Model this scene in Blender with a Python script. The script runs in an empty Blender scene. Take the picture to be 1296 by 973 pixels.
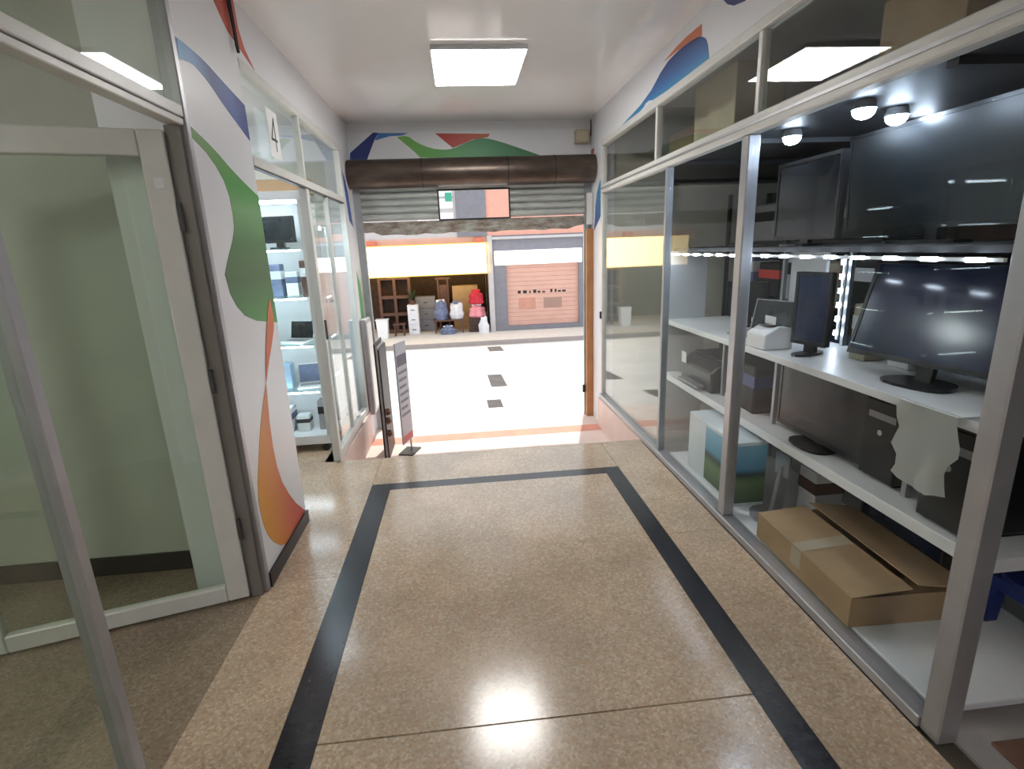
import bpy, bmesh, math, random
from mathutils import Matrix, Vector
random.seed(7)
S = bpy.context.scene
COL = S.collection

# ------------------------------------------------------------------ camera, world, sun, exposure
cam = bpy.data.objects.new('camera', bpy.data.cameras.new('camera'))
COL.objects.link(cam)
cam.data.lens = 18.48; cam.data.sensor_width = 36.0; cam.data.sensor_fit = 'HORIZONTAL'
cam.data.clip_start = 0.02; cam.data.clip_end = 200
_r = Vector((0.994504, -0.097528, -0.038084)); _u = Vector((0.061178, 0.246114, 0.967308)); _f = Vector((0.084967, 0.964322, -0.250727))
cam.matrix_world = Matrix(((_r.x, _u.x, -_f.x, 0), (_r.y, _u.y, -_f.y, 0), (_r.z, _u.z, -_f.z, 1.5), (0, 0, 0, 1)))
S.camera = cam

W = bpy.data.worlds.new('world'); S.world = W; W.use_nodes = True
bgn = W.node_tree.nodes['Background']
bgn.inputs[0].default_value = (0.90, 0.95, 1.0, 1); bgn.inputs[1].default_value = 1.35

sun = bpy.data.objects.new('sun', bpy.data.lights.new('sun', 'SUN')); COL.objects.link(sun)
sun.data.energy = 3.6; sun.data.angle = math.radians(0.6); sun.data.color = (1.0, 0.95, 0.88)
sun.rotation_euler = Vector((-0.114, -0.387, -0.914)).to_track_quat('-Z', 'Y').to_euler()
sun.location = (2, 9, 12)

S.view_settings.view_transform = 'Standard'; S.view_settings.look = 'None'
S.view_settings.gamma = 1.0; S.view_settings.use_curve_mapping = False
S.view_settings.exposure = 0.25
S.cycles.transparent_max_bounces = 24

LAMP_POWER = 19.0

# ------------------------------------------------------------------ helpers
def box(bm, x0, x1, y0, y1, z0, z1, M=None):
    vs = [bm.verts.new((x, y, z)) for x in (x0, x1) for y in (y0, y1) for z in (z0, z1)]
    for f in ((0, 1, 3, 2), (4, 6, 7, 5), (0, 4, 5, 1), (2, 3, 7, 6), (0, 2, 6, 4), (1, 5, 7, 3)):
        bm.faces.new([vs[i] for i in f])
    if M is not None:
        for v in vs: v.co = M @ v.co
    return vs

def cyl(bm, p0, p1, r0, r1=None, n=16):
    r1 = r0 if r1 is None else r1
    p0, p1 = Vector(p0), Vector(p1); d = (p1 - p0).normalized()
    a = d.orthogonal().normalized(); b = d.cross(a)
    A = [bm.verts.new(p0 + (a * math.cos(t) + b * math.sin(t)) * r0) for t in [2 * math.pi * i / n for i in range(n)]]
    B = [bm.verts.new(p1 + (a * math.cos(t) + b * math.sin(t)) * r1) for t in [2 * math.pi * i / n for i in range(n)]]
    for i in range(n):
        j = (i + 1) % n; bm.faces.new((A[i], A[j], B[j], B[i]))
    bm.faces.new(A[::-1]); bm.faces.new(B)

def tube(bm, pts, r, n=8):
    pts = [Vector(p) for p in pts]; rings = []
    for i, p in enumerate(pts):
        d = (pts[min(i + 1, len(pts) - 1)] - pts[max(i - 1, 0)]).normalized()
        a = d.cross(Vector((0.3, 0.5, 0.81))).normalized(); b = d.cross(a)
        rings.append([bm.verts.new(p + (a * math.cos(2 * math.pi * k / n) + b * math.sin(2 * math.pi * k / n)) * r) for k in range(n)])
    for A, B in zip(rings, rings[1:]):
        for k in range(n):
            bm.faces.new((A[k], A[(k + 1) % n], B[(k + 1) % n], B[k]))
    bm.faces.new(rings[0][::-1]); bm.faces.new(rings[-1])

def prism(bm, pts, axis, a0, a1):
    """2D outline extruded along an axis: axis 'x' takes (y,z), 'y' takes (x,z), 'z' takes (x,y)."""
    def P(p, a): return {'x': (a, p[0], p[1]), 'y': (p[0], a, p[1]), 'z': (p[0], p[1], a)}[axis]
    A = [bm.verts.new(P(p, a0)) for p in pts]; B = [bm.verts.new(P(p, a1)) for p in pts]
    n = len(pts)
    for i in range(n): bm.faces.new((A[i], A[(i + 1) % n], B[(i + 1) % n], B[i]))
    bm.faces.new(A[::-1]); bm.faces.new(B)

def smooth_outline(pts, it=2, sharp=48):
    """corner cutting that leaves the pointed tips of an outline where they are"""
    for _ in range(it):
        o = []; n = len(pts)
        for i, p in enumerate(pts):
            a, q = pts[i - 1], pts[(i + 1) % n]
            t = abs(math.degrees(math.atan2((p[0] - a[0]) * (q[1] - p[1]) - (p[1] - a[1]) * (q[0] - p[0]), (p[0] - a[0]) * (q[0] - p[0]) + (p[1] - a[1]) * (q[1] - p[1]))))
            if t > sharp and sharp: o.append(p)
            else: o += [(p[0] * .75 + a[0] * .25, p[1] * .75 + a[1] * .25), (p[0] * .75 + q[0] * .25, p[1] * .75 + q[1] * .25)]
        pts = o
    return pts

def B(*args):
    bm = bmesh.new()
    if args: box(bm, *args)
    return bm

def mesh(name, bm, mat, parent=None, loc=None, rz=0, bevel=0, seg=1, smooth=False):
    bmesh.ops.recalc_face_normals(bm, faces=bm.faces[:])
    if bevel:
        bmesh.ops.bevel(bm, geom=bm.edges[:], offset=bevel, segments=seg, affect='EDGES', profile=0.5)
    me = bpy.data.meshes.new(name); bm.to_mesh(me); bm.free()
    if smooth:
        for p in me.polygons: p.use_smooth = True
        me.set_sharp_from_angle(angle=math.radians(40))
    me.materials.append(mat)
    o = bpy.data.objects.new(name, me); COL.objects.link(o)
    if parent is not None: o.parent = parent
    if loc is not None: o.location = loc
    o.rotation_euler.z = rz
    return o

def tag(o, label=None, cat=None, group=None, kind=None):
    if label: o['label'] = label
    if cat: o['category'] = cat
    if group: o['group'] = group
    if kind: o['kind'] = kind
    return o

def thing(name, label, cat, loc=(0, 0, 0), rz=0, group=None, kind=None):
    o = bpy.data.objects.new(name, None); COL.objects.link(o)
    o.location = loc; o.rotation_euler.z = rz; o.empty_display_size = 0.1
    return tag(o, label, cat, group, kind)

def struct(name, bm, mat, label, cat, **k):
    return tag(mesh(name, bm, mat, **k), label, cat, kind='structure')

def part(name, parent, mat, *dims, bm=None, **k):
    return mesh(name, bm if bm is not None else B(*dims), mat, parent, **k)

def dup(o, parent=None, **props):
    c = o.copy(); COL.objects.link(c); c.parent = parent
    for ch in o.children: dup(ch, c)
    for k, v in props.items(): c[k] = v
    return c

# ------------------------------------------------------------------ materials
def newmat(name):
    m = bpy.data.materials.new(name); m.use_nodes = True
    return m, m.node_tree, m.node_tree.nodes['Principled BSDF']

def N(nt, t, **kw):
    n = nt.nodes.new(t)
    for k, v in kw.items(): setattr(n, k, v)
    return n

def plain(name, col, rough=0.5, metal=0.0, var=0.06, scale=6.0, spec=0.5, bump=0.0, bscale=60.0, coat=0.0):
    m, nt, p = newmat(name)
    tc = N(nt, 'ShaderNodeTexCoord'); no = N(nt, 'ShaderNodeTexNoise'); no.inputs['Scale'].default_value = scale; no.inputs['Detail'].default_value = 5
    nt.links.new(tc.outputs['Object'], no.inputs['Vector'])
    rp = N(nt, 'ShaderNodeValToRGB'); e = rp.color_ramp.elements
    e[0].position = 0.3; e[1].position = 0.72
    e[0].color = tuple(max(0, c * (1 - var)) for c in col) + (1,); e[1].color = tuple(min(1, c * (1 + var)) for c in col) + (1,)
    nt.links.new(no.outputs['Fac'], rp.inputs['Fac']); nt.links.new(rp.outputs['Color'], p.inputs['Base Color'])
    p.inputs['Roughness'].default_value = rough; p.inputs['Metallic'].default_value = metal
    p.inputs['Specular IOR Level'].default_value = spec; p.inputs['Coat Weight'].default_value = coat
    if bump:
        n2 = N(nt, 'ShaderNodeTexNoise'); n2.inputs['Scale'].default_value = bscale
        nt.links.new(tc.outputs['Object'], n2.inputs['Vector'])
        b = N(nt, 'ShaderNodeBump'); b.inputs['Strength'].default_value = bump; b.inputs['Distance'].default_value = 0.004
        nt.links.new(n2.outputs['Fac'], b.inputs['Height']); nt.links.new(b.outputs['Normal'], p.inputs['Normal'])
    return m

def emit(name, col, strength, base=(0.8, 0.8, 0.8)):
    m, nt, p = newmat(name)
    tc = N(nt, 'ShaderNodeTexCoord'); no = N(nt, 'ShaderNodeTexNoise'); no.inputs['Scale'].default_value = 2.0
    nt.links.new(tc.outputs['Object'], no.inputs['Vector'])
    mx = N(nt, 'ShaderNodeMapRange'); mx.inputs['To Min'].default_value = strength * 0.97; mx.inputs['To Max'].default_value = strength * 1.03
    nt.links.new(no.outputs['Fac'], mx.inputs['Value']); nt.links.new(mx.outputs['Result'], p.inputs['Emission Strength'])
    p.inputs['Base Color'].default_value = base + (1,); p.inputs['Emission Color'].default_value = tuple(col) + (1,)
    p.inputs['Roughness'].default_value = 0.4
    return m

def glassmat(name, tint=(0.95, 0.97, 0.96), r0=0.03, power=5.0, haze=0.0, hazecol=(0.7, 0.75, 0.72)):
    m = bpy.data.materials.new(name); m.use_nodes = True; nt = m.node_tree; nt.nodes.clear()
    out = N(nt, 'ShaderNodeOutputMaterial'); tr = N(nt, 'ShaderNodeBsdfTransparent'); gl = N(nt, 'ShaderNodeBsdfGlossy')
    tr.inputs[0].default_value = tint + (1,); gl.inputs['Roughness'].default_value = 0.015; gl.inputs['Color'].default_value = (1, 1, 1, 1)
    lw = N(nt, 'ShaderNodeLayerWeight'); lw.inputs['Blend'].default_value = 0.5
    pw = N(nt, 'ShaderNodeMath', operation='POWER'); pw.inputs[1].default_value = power
    nt.links.new(lw.outputs['Facing'], pw.inputs[0])
    ma = N(nt, 'ShaderNodeMath', operation='MULTIPLY_ADD'); ma.inputs[1].default_value = 1 - r0; ma.inputs[2].default_value = r0
    nt.links.new(pw.outputs[0], ma.inputs[0])
    mix = N(nt, 'ShaderNodeMixShader'); nt.links.new(ma.outputs[0], mix.inputs[0])
    src = tr
    if haze > 0:
        df = N(nt, 'ShaderNodeBsdfDiffuse'); df.inputs[0].default_value = hazecol + (1,)
        no = N(nt, 'ShaderNodeTexNoise'); no.inputs['Scale'].default_value = 3.0
        tc = N(nt, 'ShaderNodeTexCoord'); nt.links.new(tc.outputs['Object'], no.inputs['Vector'])
        mr = N(nt, 'ShaderNodeMapRange'); mr.inputs['To Min'].default_value = haze * 0.6; mr.inputs['To Max'].default_value = haze * 1.4
        nt.links.new(no.outputs['Fac'], mr.inputs['Value'])
        m2 = N(nt, 'ShaderNodeMixShader'); nt.links.new(mr.outputs[0], m2.inputs[0])
        nt.links.new(tr.outputs[0], m2.inputs[1]); nt.links.new(df.outputs[0], m2.inputs[2]); src = m2
    nt.links.new(src.outputs[0], mix.inputs[1]); nt.links.new(gl.outputs[0], mix.inputs[2])
    nt.links.new(mix.outputs[0], out.inputs['Surface'])
    return m

def gradmat(name, stops, axis, lo, hi, rough=0.45):
    """printed colour that runs from stop to stop along one object axis"""
    m, nt, p = newmat(name)
    tc = N(nt, 'ShaderNodeTexCoord'); sp = N(nt, 'ShaderNodeSeparateXYZ'); nt.links.new(tc.outputs['Object'], sp.inputs[0])
    mr = N(nt, 'ShaderNodeMapRange'); mr.inputs['From Min'].default_value = lo; mr.inputs['From Max'].default_value = hi
    nt.links.new(sp.outputs['XYZ'.index(axis)], mr.inputs['Value'])
    rp = N(nt, 'ShaderNodeValToRGB'); e = rp.color_ramp.elements
    while len(e) < len(stops): e.new(0.5)
    for k, (pos, c) in enumerate(stops): e[k].position = pos; e[k].color = tuple(c) + (1,)
    nt.links.new(mr.outputs[0], rp.inputs['Fac']); nt.links.new(rp.outputs[0], p.inputs['Base Color'])
    p.inputs['Roughness'].default_value = rough
    return m

def terrazzo(name, tint=1.0):
    m, nt, p = newmat(name)
    tc = N(nt, 'ShaderNodeTexCoord')
    v = N(nt, 'ShaderNodeTexVoronoi'); v.inputs['Scale'].default_value = 110.0
    nt.links.new(tc.outputs['Object'], v.inputs['Vector'])
    hs = N(nt, 'ShaderNodeSeparateColor'); nt.links.new(v.outputs['Color'], hs.inputs[0])
    rp = N(nt, 'ShaderNodeValToRGB'); e = rp.color_ramp.elements
    cols = [(0.0, (0.42, 0.31, 0.225)), (0.2, (0.47, 0.36, 0.26)), (0.45, (0.53, 0.43, 0.325)), (0.7, (0.53, 0.38, 0.255)), (0.9, (0.61, 0.51, 0.40))]
    while len(e) < len(cols): e.new(0.5)
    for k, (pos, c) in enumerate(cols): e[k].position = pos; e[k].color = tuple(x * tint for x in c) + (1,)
    rp.color_ramp.interpolation = 'LINEAR'
    nt.links.new(hs.outputs[0], rp.inputs['Fac'])
    no = N(nt, 'ShaderNodeTexNoise'); no.inputs['Scale'].default_value = 2.2; no.inputs['Detail'].default_value = 6
    nt.links.new(tc.outputs['Object'], no.inputs['Vector'])
    r2 = N(nt, 'ShaderNodeValToRGB'); r2.color_ramp.elements[0].color = (0.82, 0.80, 0.78, 1); r2.color_ramp.elements[1].color = (1.12, 1.10, 1.06, 1)
    r2.color_ramp.elements[0].position = 0.3; r2.color_ramp.elements[1].position = 0.7
    nt.links.new(no.outputs['Fac'], r2.inputs['Fac'])
    mx = N(nt, 'ShaderNodeMix', data_type='RGBA', blend_type='MULTIPLY'); mx.inputs[0].default_value = 1.0
    nt.links.new(rp.outputs[0], mx.inputs[6]); nt.links.new(r2.outputs[0], mx.inputs[7]); nt.links.new(mx.outputs[2], p.inputs['Base Color'])
    mr = N(nt, 'ShaderNodeMapRange'); mr.inputs['To Min'].default_value = 0.15; mr.inputs['To Max'].default_value = 0.18
    nt.links.new(no.outputs['Fac'], mr.inputs['Value']); nt.links.new(mr.outputs[0], p.inputs['Roughness'])
    p.inputs['Specular IOR Level'].default_value = 0.75
    b = N(nt, 'ShaderNodeBump'); b.inputs['Strength'].default_value = 0.03; b.inputs['Distance'].default_value = 0.002
    nt.links.new(hs.outputs[1], b.inputs['Height']); nt.links.new(b.outputs['Normal'], p.inputs['Normal'])
    return m

def rusty(name, a, b_, c, scale=5.0, rough=0.5, metal=0.5):
    m, nt, p = newmat(name)
    tc = N(nt, 'ShaderNodeTexCoord'); mp = N(nt, 'ShaderNodeMapping'); mp.inputs['Scale'].default_value = (1, 1, 3)
    nt.links.new(tc.outputs['Object'], mp.inputs[0])
    no = N(nt, 'ShaderNodeTexNoise'); no.inputs['Scale'].default_value = scale; no.inputs['Detail'].default_value = 9; no.inputs['Roughness'].default_value = 0.65
    nt.links.new(mp.outputs[0], no.inputs['Vector'])
    rp = N(nt, 'ShaderNodeValToRGB'); e = rp.color_ramp.elements; e.new(0.5)
    for k, (pos, col) in enumerate(((0.35, a), (0.55, b_), (0.7, c))): e[k].position = pos; e[k].color = tuple(col) + (1,)
    nt.links.new(no.outputs['Fac'], rp.inputs['Fac']); nt.links.new(rp.outputs[0], p.inputs['Base Color'])
    p.inputs['Roughness'].default_value = rough; p.inputs['Metallic'].default_value = metal
    return m

M = {}
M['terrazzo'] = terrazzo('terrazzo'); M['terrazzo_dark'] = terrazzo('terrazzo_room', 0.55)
M['inlay'] = plain('black_inlay', (0.016, 0.016, 0.022), 0.22, var=0.3, scale=40)
M['joint'] = plain('joint_filler', (0.10, 0.08, 0.06), 0.8)
M['ceiling'] = plain('gloss_white_ceiling', (0.80, 0.78, 0.775), 0.12, var=0.03, scale=1.5, spec=0.55)
M['white_wall'] = plain('white_paint', (0.74, 0.73, 0.75), 0.4, var=0.03, scale=2)
M['print_white'] = plain('white_vinyl_print', (0.79, 0.80, 0.83), 0.35, var=0.02, scale=2)
M['room_wall'] = plain('pale_green_wall', (0.56, 0.575, 0.52), 0.55, var=0.06, scale=2.5)
M['cream'] = plain('cream_wall', (0.66, 0.65, 0.56), 0.5, var=0.05)
M['dark_wall'] = plain('dark_shop_wall', (0.028, 0.03, 0.034), 0.5, var=0.3)
M['grey_floor'] = plain('grey_shop_floor', (0.40, 0.37, 0.35), 0.35, var=0.12, scale=9)
M['black_base'] = plain('black_skirting', (0.012, 0.011, 0.012), 0.35)
M['alu'] = plain('anodised_aluminium', (0.43, 0.43, 0.45), 0.38, metal=0.55, var=0.06, scale=12)
M['alu_white'] = plain('white_coated_aluminium', (0.68, 0.68, 0.65), 0.35, var=0.04, scale=8)
M['alu_grey'] = plain('grey_aluminium', (0.36, 0.38, 0.40), 0.4, metal=0.4, var=0.08, scale=12)
M['alu_dark'] = plain('dark_gasket', (0.07, 0.065, 0.06), 0.5)
M['glass'] = glassmat('clear_glass')
M['glass_low'] = glassmat('low_glare_glass', (0.97, 0.98, 0.975), 0.008, power=8.0)
M['glass_green'] = glassmat('greenish_glass', (0.92, 0.96, 0.92), 0.035)
M['glass_milky'] = glassmat('milky_glass', (0.93, 0.96, 0.94), 0.04, haze=0.06)  # a faint uneven whitish diffuse is mixed into this pane
M['shelf_glass'] = glassmat('shelf_glass', (0.86, 0.95, 0.95), 0.06)
M['lamp'] = emit('led_panel_light', (1.0, 0.985, 0.96), LAMP_POWER)
M['lamp_fill'] = emit('side_room_fill_light', (1.0, 0.985, 0.96), 13.0)
M['white_plastic'] = plain('white_plastic', (0.78, 0.79, 0.80), 0.35, var=0.03)
M['grey_plastic'] = plain('grey_plastic', (0.28, 0.28, 0.30), 0.4)
M['black_plastic'] = plain('black_plastic', (0.009, 0.009, 0.011), 0.3, var=0.2)
M['black_matte'] = plain('black_matte', (0.009, 0.009, 0.011), 0.6)
M['screen'] = plain('dark_glossy_screen', (0.010, 0.012, 0.018), 0.06, var=0.2, spec=0.6)
M['screen_satin'] = plain('satin_screen', (0.012, 0.015, 0.018), 0.16, var=0.2, spec=0.5)
M['screen_blue'] = plain('blue_black_screen', (0.010, 0.018, 0.055), 0.14, var=0.2, spec=0.6)
M['screen_matte'] = plain('matte_screen', (0.012, 0.016, 0.02), 0.33, var=0.2, spec=0.5)
M['shelf_white'] = plain('white_shelf_board', (0.80, 0.81, 0.83), 0.35, var=0.03)
M['card'] = plain('brown_cardboard', (0.40, 0.27, 0.15), 0.75, var=0.12, scale=5, bump=0.05)
M['card_in'] = plain('cardboard_inside', (0.30, 0.19, 0.10), 0.8, var=0.1)
M['card_pale'] = plain('pale_cardboard', (0.56, 0.48, 0.34), 0.75, var=0.08)
M['tape'] = plain('clear_packing_tape', (0.50, 0.42, 0.32), 0.15, var=0.05)
M['paper'] = plain('white_paper', (0.80, 0.82, 0.80), 0.7, var=0.04, bump=0.3, bscale=14)
M['ink'] = plain('black_ink', (0.015, 0.015, 0.015), 0.6)
M['blue_plastic'] = plain('blue_plastic', (0.02, 0.035, 0.16), 0.4)
M['red_plastic'] = plain('red_plastic', (0.62, 0.05, 0.04), 0.4)
M['led'] = emit('led_module_light', (0.72, 0.84, 1.0), 40.0)
M['spot'] = emit('spot_lens_light', (0.66, 0.80, 1.0), 62.0)
M['tube'] = emit('globe_light', (0.86, 0.93, 1.0), 40.0)
M['cab_led'] = emit('cabinet_led_light', (0.76, 0.88, 1.0), 38.0)
M['drum'] = rusty('brown_steel_drum', (0.07, 0.05, 0.04), (0.11, 0.085, 0.07), (0.16, 0.125, 0.10), 3, 0.34, 0.7)
M['slat'] = rusty('grey_green_steel_slat', (0.36, 0.37, 0.35), (0.46, 0.48, 0.455), (0.52, 0.54, 0.51), 3, 0.45, 0.1)
M['plate'] = rusty('rusted_shutter_plate', (0.16, 0.10, 0.07), (0.32, 0.30, 0.26), (0.48, 0.49, 0.45), 7, 0.6, 0.1)
M['dark_steel'] = plain('dark_steel', (0.03, 0.028, 0.027), 0.45, metal=0.5, var=0.3)
M['wood_orange'] = plain('orange_brown_wood', (0.42, 0.19, 0.075), 0.5, var=0.15, scale=8)
M['apron'] = plain('pale_pink_tile', (0.72, 0.57, 0.51), 0.5, var=0.06)
M['red_paint'] = plain('red_floor_paint', (0.64, 0.27, 0.19), 0.55, var=0.1)
M['road'] = plain('pale_concrete_road', (0.62, 0.59, 0.57), 0.85, var=0.08, scale=1.5)
M['grate'] = plain('grey_road_patch', (0.075, 0.065, 0.065), 0.8, var=0.2)
M['pave'] = plain('pale_pavement', (0.70, 0.64, 0.58), 0.8, var=0.06)
M['kerb'] = plain('grey_kerb', (0.36, 0.32, 0.31), 0.8)
M['salmon'] = plain('salmon_paint', (0.64, 0.38, 0.31), 0.6, var=0.06, scale=2)
M['salmon_dk'] = plain('salmon_red_paint', (0.62, 0.17, 0.10), 0.6)
M['grey_facade'] = plain('grey_facade', (0.20, 0.20, 0.23), 0.6, var=0.08)
M['pale_facade'] = plain('pale_facade', (0.50, 0.48, 0.49), 0.7, var=0.06)
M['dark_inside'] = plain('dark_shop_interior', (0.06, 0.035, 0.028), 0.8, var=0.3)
M['sign_yellow'] = emit('yellow_backlit_sign', (1.0, 0.70, 0.21), 4.2)
M['sign_white'] = emit('white_backlit_sign', (1.0, 0.97, 0.97), 1.5)
M['brown_wood'] = plain('dark_brown_wood', (0.10, 0.045, 0.03), 0.5, var=0.2)
M['green_leaf'] = plain('dark_green_leaf', (0.03, 0.07, 0.03), 0.6, var=0.3, scale=20)
M['cloth_blue'] = plain('blue_grey_cloth', (0.16, 0.19, 0.30), 0.9, var=0.3, scale=14)
M['cloth_white'] = plain('white_cloth', (0.72, 0.72, 0.76), 0.9, var=0.1, scale=10)
M['cloth_red'] = plain('red_cloth', (0.55, 0.03, 0.05), 0.9, var=0.2)
M['cloth_pink'] = plain('pink_cloth', (0.75, 0.28, 0.32), 0.9, var=0.2)
M['teal'] = plain('green_sign_paint', (0.05, 0.35, 0.24), 0.6)
M['beige_box'] = plain('beige_plastic_box', (0.50, 0.44, 0.32), 0.5)
BLUE_D = (0.022, 0.045, 0.24); BLUE_M = (0.06, 0.19, 0.52); BLUE_L = (0.20, 0.45, 0.72)
GRN_D = (0.03, 0.16, 0.07); GRN_M = (0.08, 0.34, 0.07); GRN_L = (0.22, 0.50, 0.13)

# ------------------------------------------------------------------ the setting
CZ = 2.68          # ceiling height
LX, RX = -0.98, 1.35   # corridor faces
# floor: dark bed with terrazzo slabs and black inlay bands on it
fl = struct('floor', B(LX - 0.02, RX + 0.06, -3.0, 3.76, -0.12, -0.012), M['joint'], 'speckled brown terrazzo corridor floor with black border stripes', 'floor')
g = 0.0015
def slab(x0, x1, y0, y1): part('slab', fl, M['terrazzo'], x0 + g, x1 - g, y0 + g, y1 - g, -0.012, 0.0)
IL0, IL1, IR0, IR1, IY0, IY1 = -0.672, -0.545, 0.905, 1.012, 3.228, 3.325
slab(IL1, IR0, -3.0, 1.385); slab(IL1, IR0, 1.388, IY0)
for y0, y1 in ((-3.0, 1.0), (1.0, 2.3), (2.3, 3.77)):
    slab(LX - 0.02, IL0, y0, y1 if y1 < 3.7 else 3.77)
for y0, y1 in ((-3.0, 0.9), (0.9, 2.42), (2.42, 3.77)):
    slab(IR1, RX - 0.02, y0, y1)
slab(IL0, IR1, IY1, 3.77)
part('inlay_stripe', fl, M['inlay'], IL0, IL1, -3.0, IY1, -0.012, 0.0003)
part('inlay_stripe', fl, M['inlay'], IR0, IR1, -3.0, IY1, -0.012, 0.0003)
part('inlay_stripe', fl, M['inlay'], IL1, IR0, IY0, IY1, -0.012, 0.0003)
part('threshold_edge', fl, M['terrazzo'], LX, RX, 3.772, 3.80, -0.30, -0.0005)
struct('floor_step', B(LX, RX, 3.80, 4.08, -0.30, -0.15), M['apron'], 'pale pink step down from the corridor towards the street', 'step')
ap = struct('floor_apron', B(LX - 0.3, RX + 0.3, 4.08, 5.62, -0.42, -0.30), M['apron'], 'pale pink entrance apron with a red painted stripe', 'floor')
part('red_stripe', ap, M['red_paint'], LX, RX, 4.90, 5.08, -0.30, -0.298)
part('red_stripe', ap, M['red_paint'], LX, RX, 4.14, 4.30, -0.30, -0.298)
# side room floors
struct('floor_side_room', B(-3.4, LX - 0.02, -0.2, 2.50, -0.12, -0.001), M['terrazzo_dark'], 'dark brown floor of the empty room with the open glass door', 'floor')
struct('floor_shop_four', B(-3.4, LX - 0.02, 2.56, 5.3, -0.12, -0.001), M['terrazzo'], 'beige floor inside the shop numbered four', 'floor')
struct('floor_computer_shop', B(RX + 0.06, 4.1, -0.2, 5.3, -0.12, -0.001), M['grey_floor'], 'grey floor inside the computer shop', 'floor')
struct('ceiling', B(-3.5, 4.2, -3.1, 5.52, CZ, CZ + 0.1), M['ceiling'], 'glossy white corridor ceiling', 'ceiling')

# end wall above the shutter with its printed swooshes
we = struct('wall_end', B(-3.5, 4.2, 5.475, 5.60, 2.35, CZ + 0.4), M['white_wall'], 'white wall above the roller shutter printed with blue green and red swooshes', 'wall')
def print_y(pts, mat, parent, label, y=5.475, t=0.0015, it=2):
    bm = bmesh.new(); prism(bm, smooth_outline(pts, it) if it else pts, 'y', y - t, y - 0.0002)
    o = mesh('printed_swoosh', bm, mat, parent); o['label'] = label; return o
def print_x(pts, mat, parent, label, x, s, it=2, t=0.0015, base=0.0002):
    bm = bmesh.new(); prism(bm, smooth_outline(pts, it) if it else pts, 'x', x + s * base, x + s * t)
    o = mesh('printed_swoosh', bm, mat, parent); o['label'] = label; return o
P_blue=[(2.249, 2.293), (2.38, 2.291), (2.506, 2.281), (2.657, 2.251), (2.803, 2.212), (2.801, 2.053), (2.625, 2.152), (2.53, 2.198), (2.45, 2.224), (2.378, 2.239), (2.237, 2.218)]
P_green=[(2.247, 1.994), (2.443, 1.946), (2.634, 1.871), (2.82, 1.798), (2.77, 1.487), (2.757, 1.334), (2.729, 1.168), (2.526, 1.226), (2.383, 1.326), (2.351, 1.44), (2.408, 1.504), (2.502, 1.594), (2.536, 1.655), (2.529, 1.799), (2.411, 1.902), (2.267, 1.954)]
P_orange_up=[(2.822, 1.301), (2.836, 1.227), (2.831, 1.162), (2.757, 1.075), (2.674, 0.994), (2.604, 0.909), (2.64, 1.017), (2.69, 1.106), (2.75, 1.217)]
P_orange_low=[(2.604, 0.909), (2.557, 0.651), (2.574, 0.428), (2.705, 0.231), (2.872, 0.077), (2.712, 0.032), (2.497, 0.07), (2.353, 0.192), (2.299, 0.31), (2.296, 0.463), (2.394, 0.644), (2.481, 0.774)]
P_red_top=[(2.566, 2.537), (2.805, 2.472), (3.106, 2.391), (2.959, 2.475), (2.908, 2.531), (2.916, 2.678)]
P_r_blue=[(4.445, 2.373), (3.87, 2.461), (3.564, 2.571), (3.333, 2.583), (3.11, 2.567), (3.021, 2.54), (2.97, 2.501), (2.94, 2.396), (3.712, 2.378), (3.884, 2.445), (3.961, 2.388), (4.188, 2.375)]
P_r_or=[(3.592, 2.593), (3.315, 2.617), (3.047, 2.608), (3.041, 2.551), (3.311, 2.584)]
P_r_blue2=[(2.793, 2.622), (2.58, 2.537), (2.612, 2.521), (2.709, 2.559)]
P_e_navy=[(-0.966, 2.427), (-0.973, 2.368), (-0.815, 2.364), (-0.731, 2.531), (-0.686, 2.596), (-0.733, 2.602)]
P_e_blue=[(-0.686, 2.596), (-0.407, 2.591), (-0.467, 2.571), (-0.583, 2.566), (-0.725, 2.531)]
P_e_green=[(-0.517, 2.557), (-0.419, 2.57), (-0.337, 2.505), (-0.205, 2.451), (-0.088, 2.436), (0.001, 2.443), (0.153, 2.504), (0.234, 2.528), (0.314, 2.534), (0.432, 2.507), (0.67, 2.429), (0.952, 2.329), (-0.291, 2.352), (-0.381, 2.442)]
P_e_red=[(-0.156, 2.583), (0.365, 2.569), (0.344, 2.54), (0.194, 2.521), (0.113, 2.49), (0.002, 2.452)]
P_p_blue=[(5.178, 2.238), (5.284, 2.116), (5.292, 1.745), (5.023, 1.842)]
P_p_green=[(5.243, 1.331), (5.38, 1.211), (5.358, 0.743), (5.146, 0.621)]
P_pr_blue=[(5.152, 2.128), (5.093, 1.996), (5.089, 1.771), (5.328, 1.636), (5.268, 1.943)]
P_pr_red=[(5.488, 2.598), (5.333, 2.587), (5.393, 2.375)]
part('print_sheet', we, M['print_white'], -0.975, RX - 0.005, 5.4742, 5.4748, 2.352, 2.60)
print_y(P_e_navy, plain('print_navy', (0.02, 0.04, 0.20), 0.4), we, 'navy swoosh', 5.4742, it=0)
print_y(P_e_blue, plain('print_blue', (0.07, 0.20, 0.50), 0.4), we, 'mid blue swoosh', 5.4742, it=0)
print_y(P_e_green, gradmat('print_green_end', [(0, (0.20, 0.46, 0.10)), (0.25, (0.10, 0.36, 0.08)), (0.5, (0.09, 0.30, 0.14)), (1, GRN_D)], 'X', -0.5, 0.95), we, 'green wave', 5.4738, it=1)
print_y(P_e_red, gradmat('print_red_end', [(0, (0.5, 0.05, 0.05)), (1, (0.55, 0.16, 0.08))], 'X', -0.1, 0.36), we, 'red wedge', 5.4742, it=0)

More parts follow.
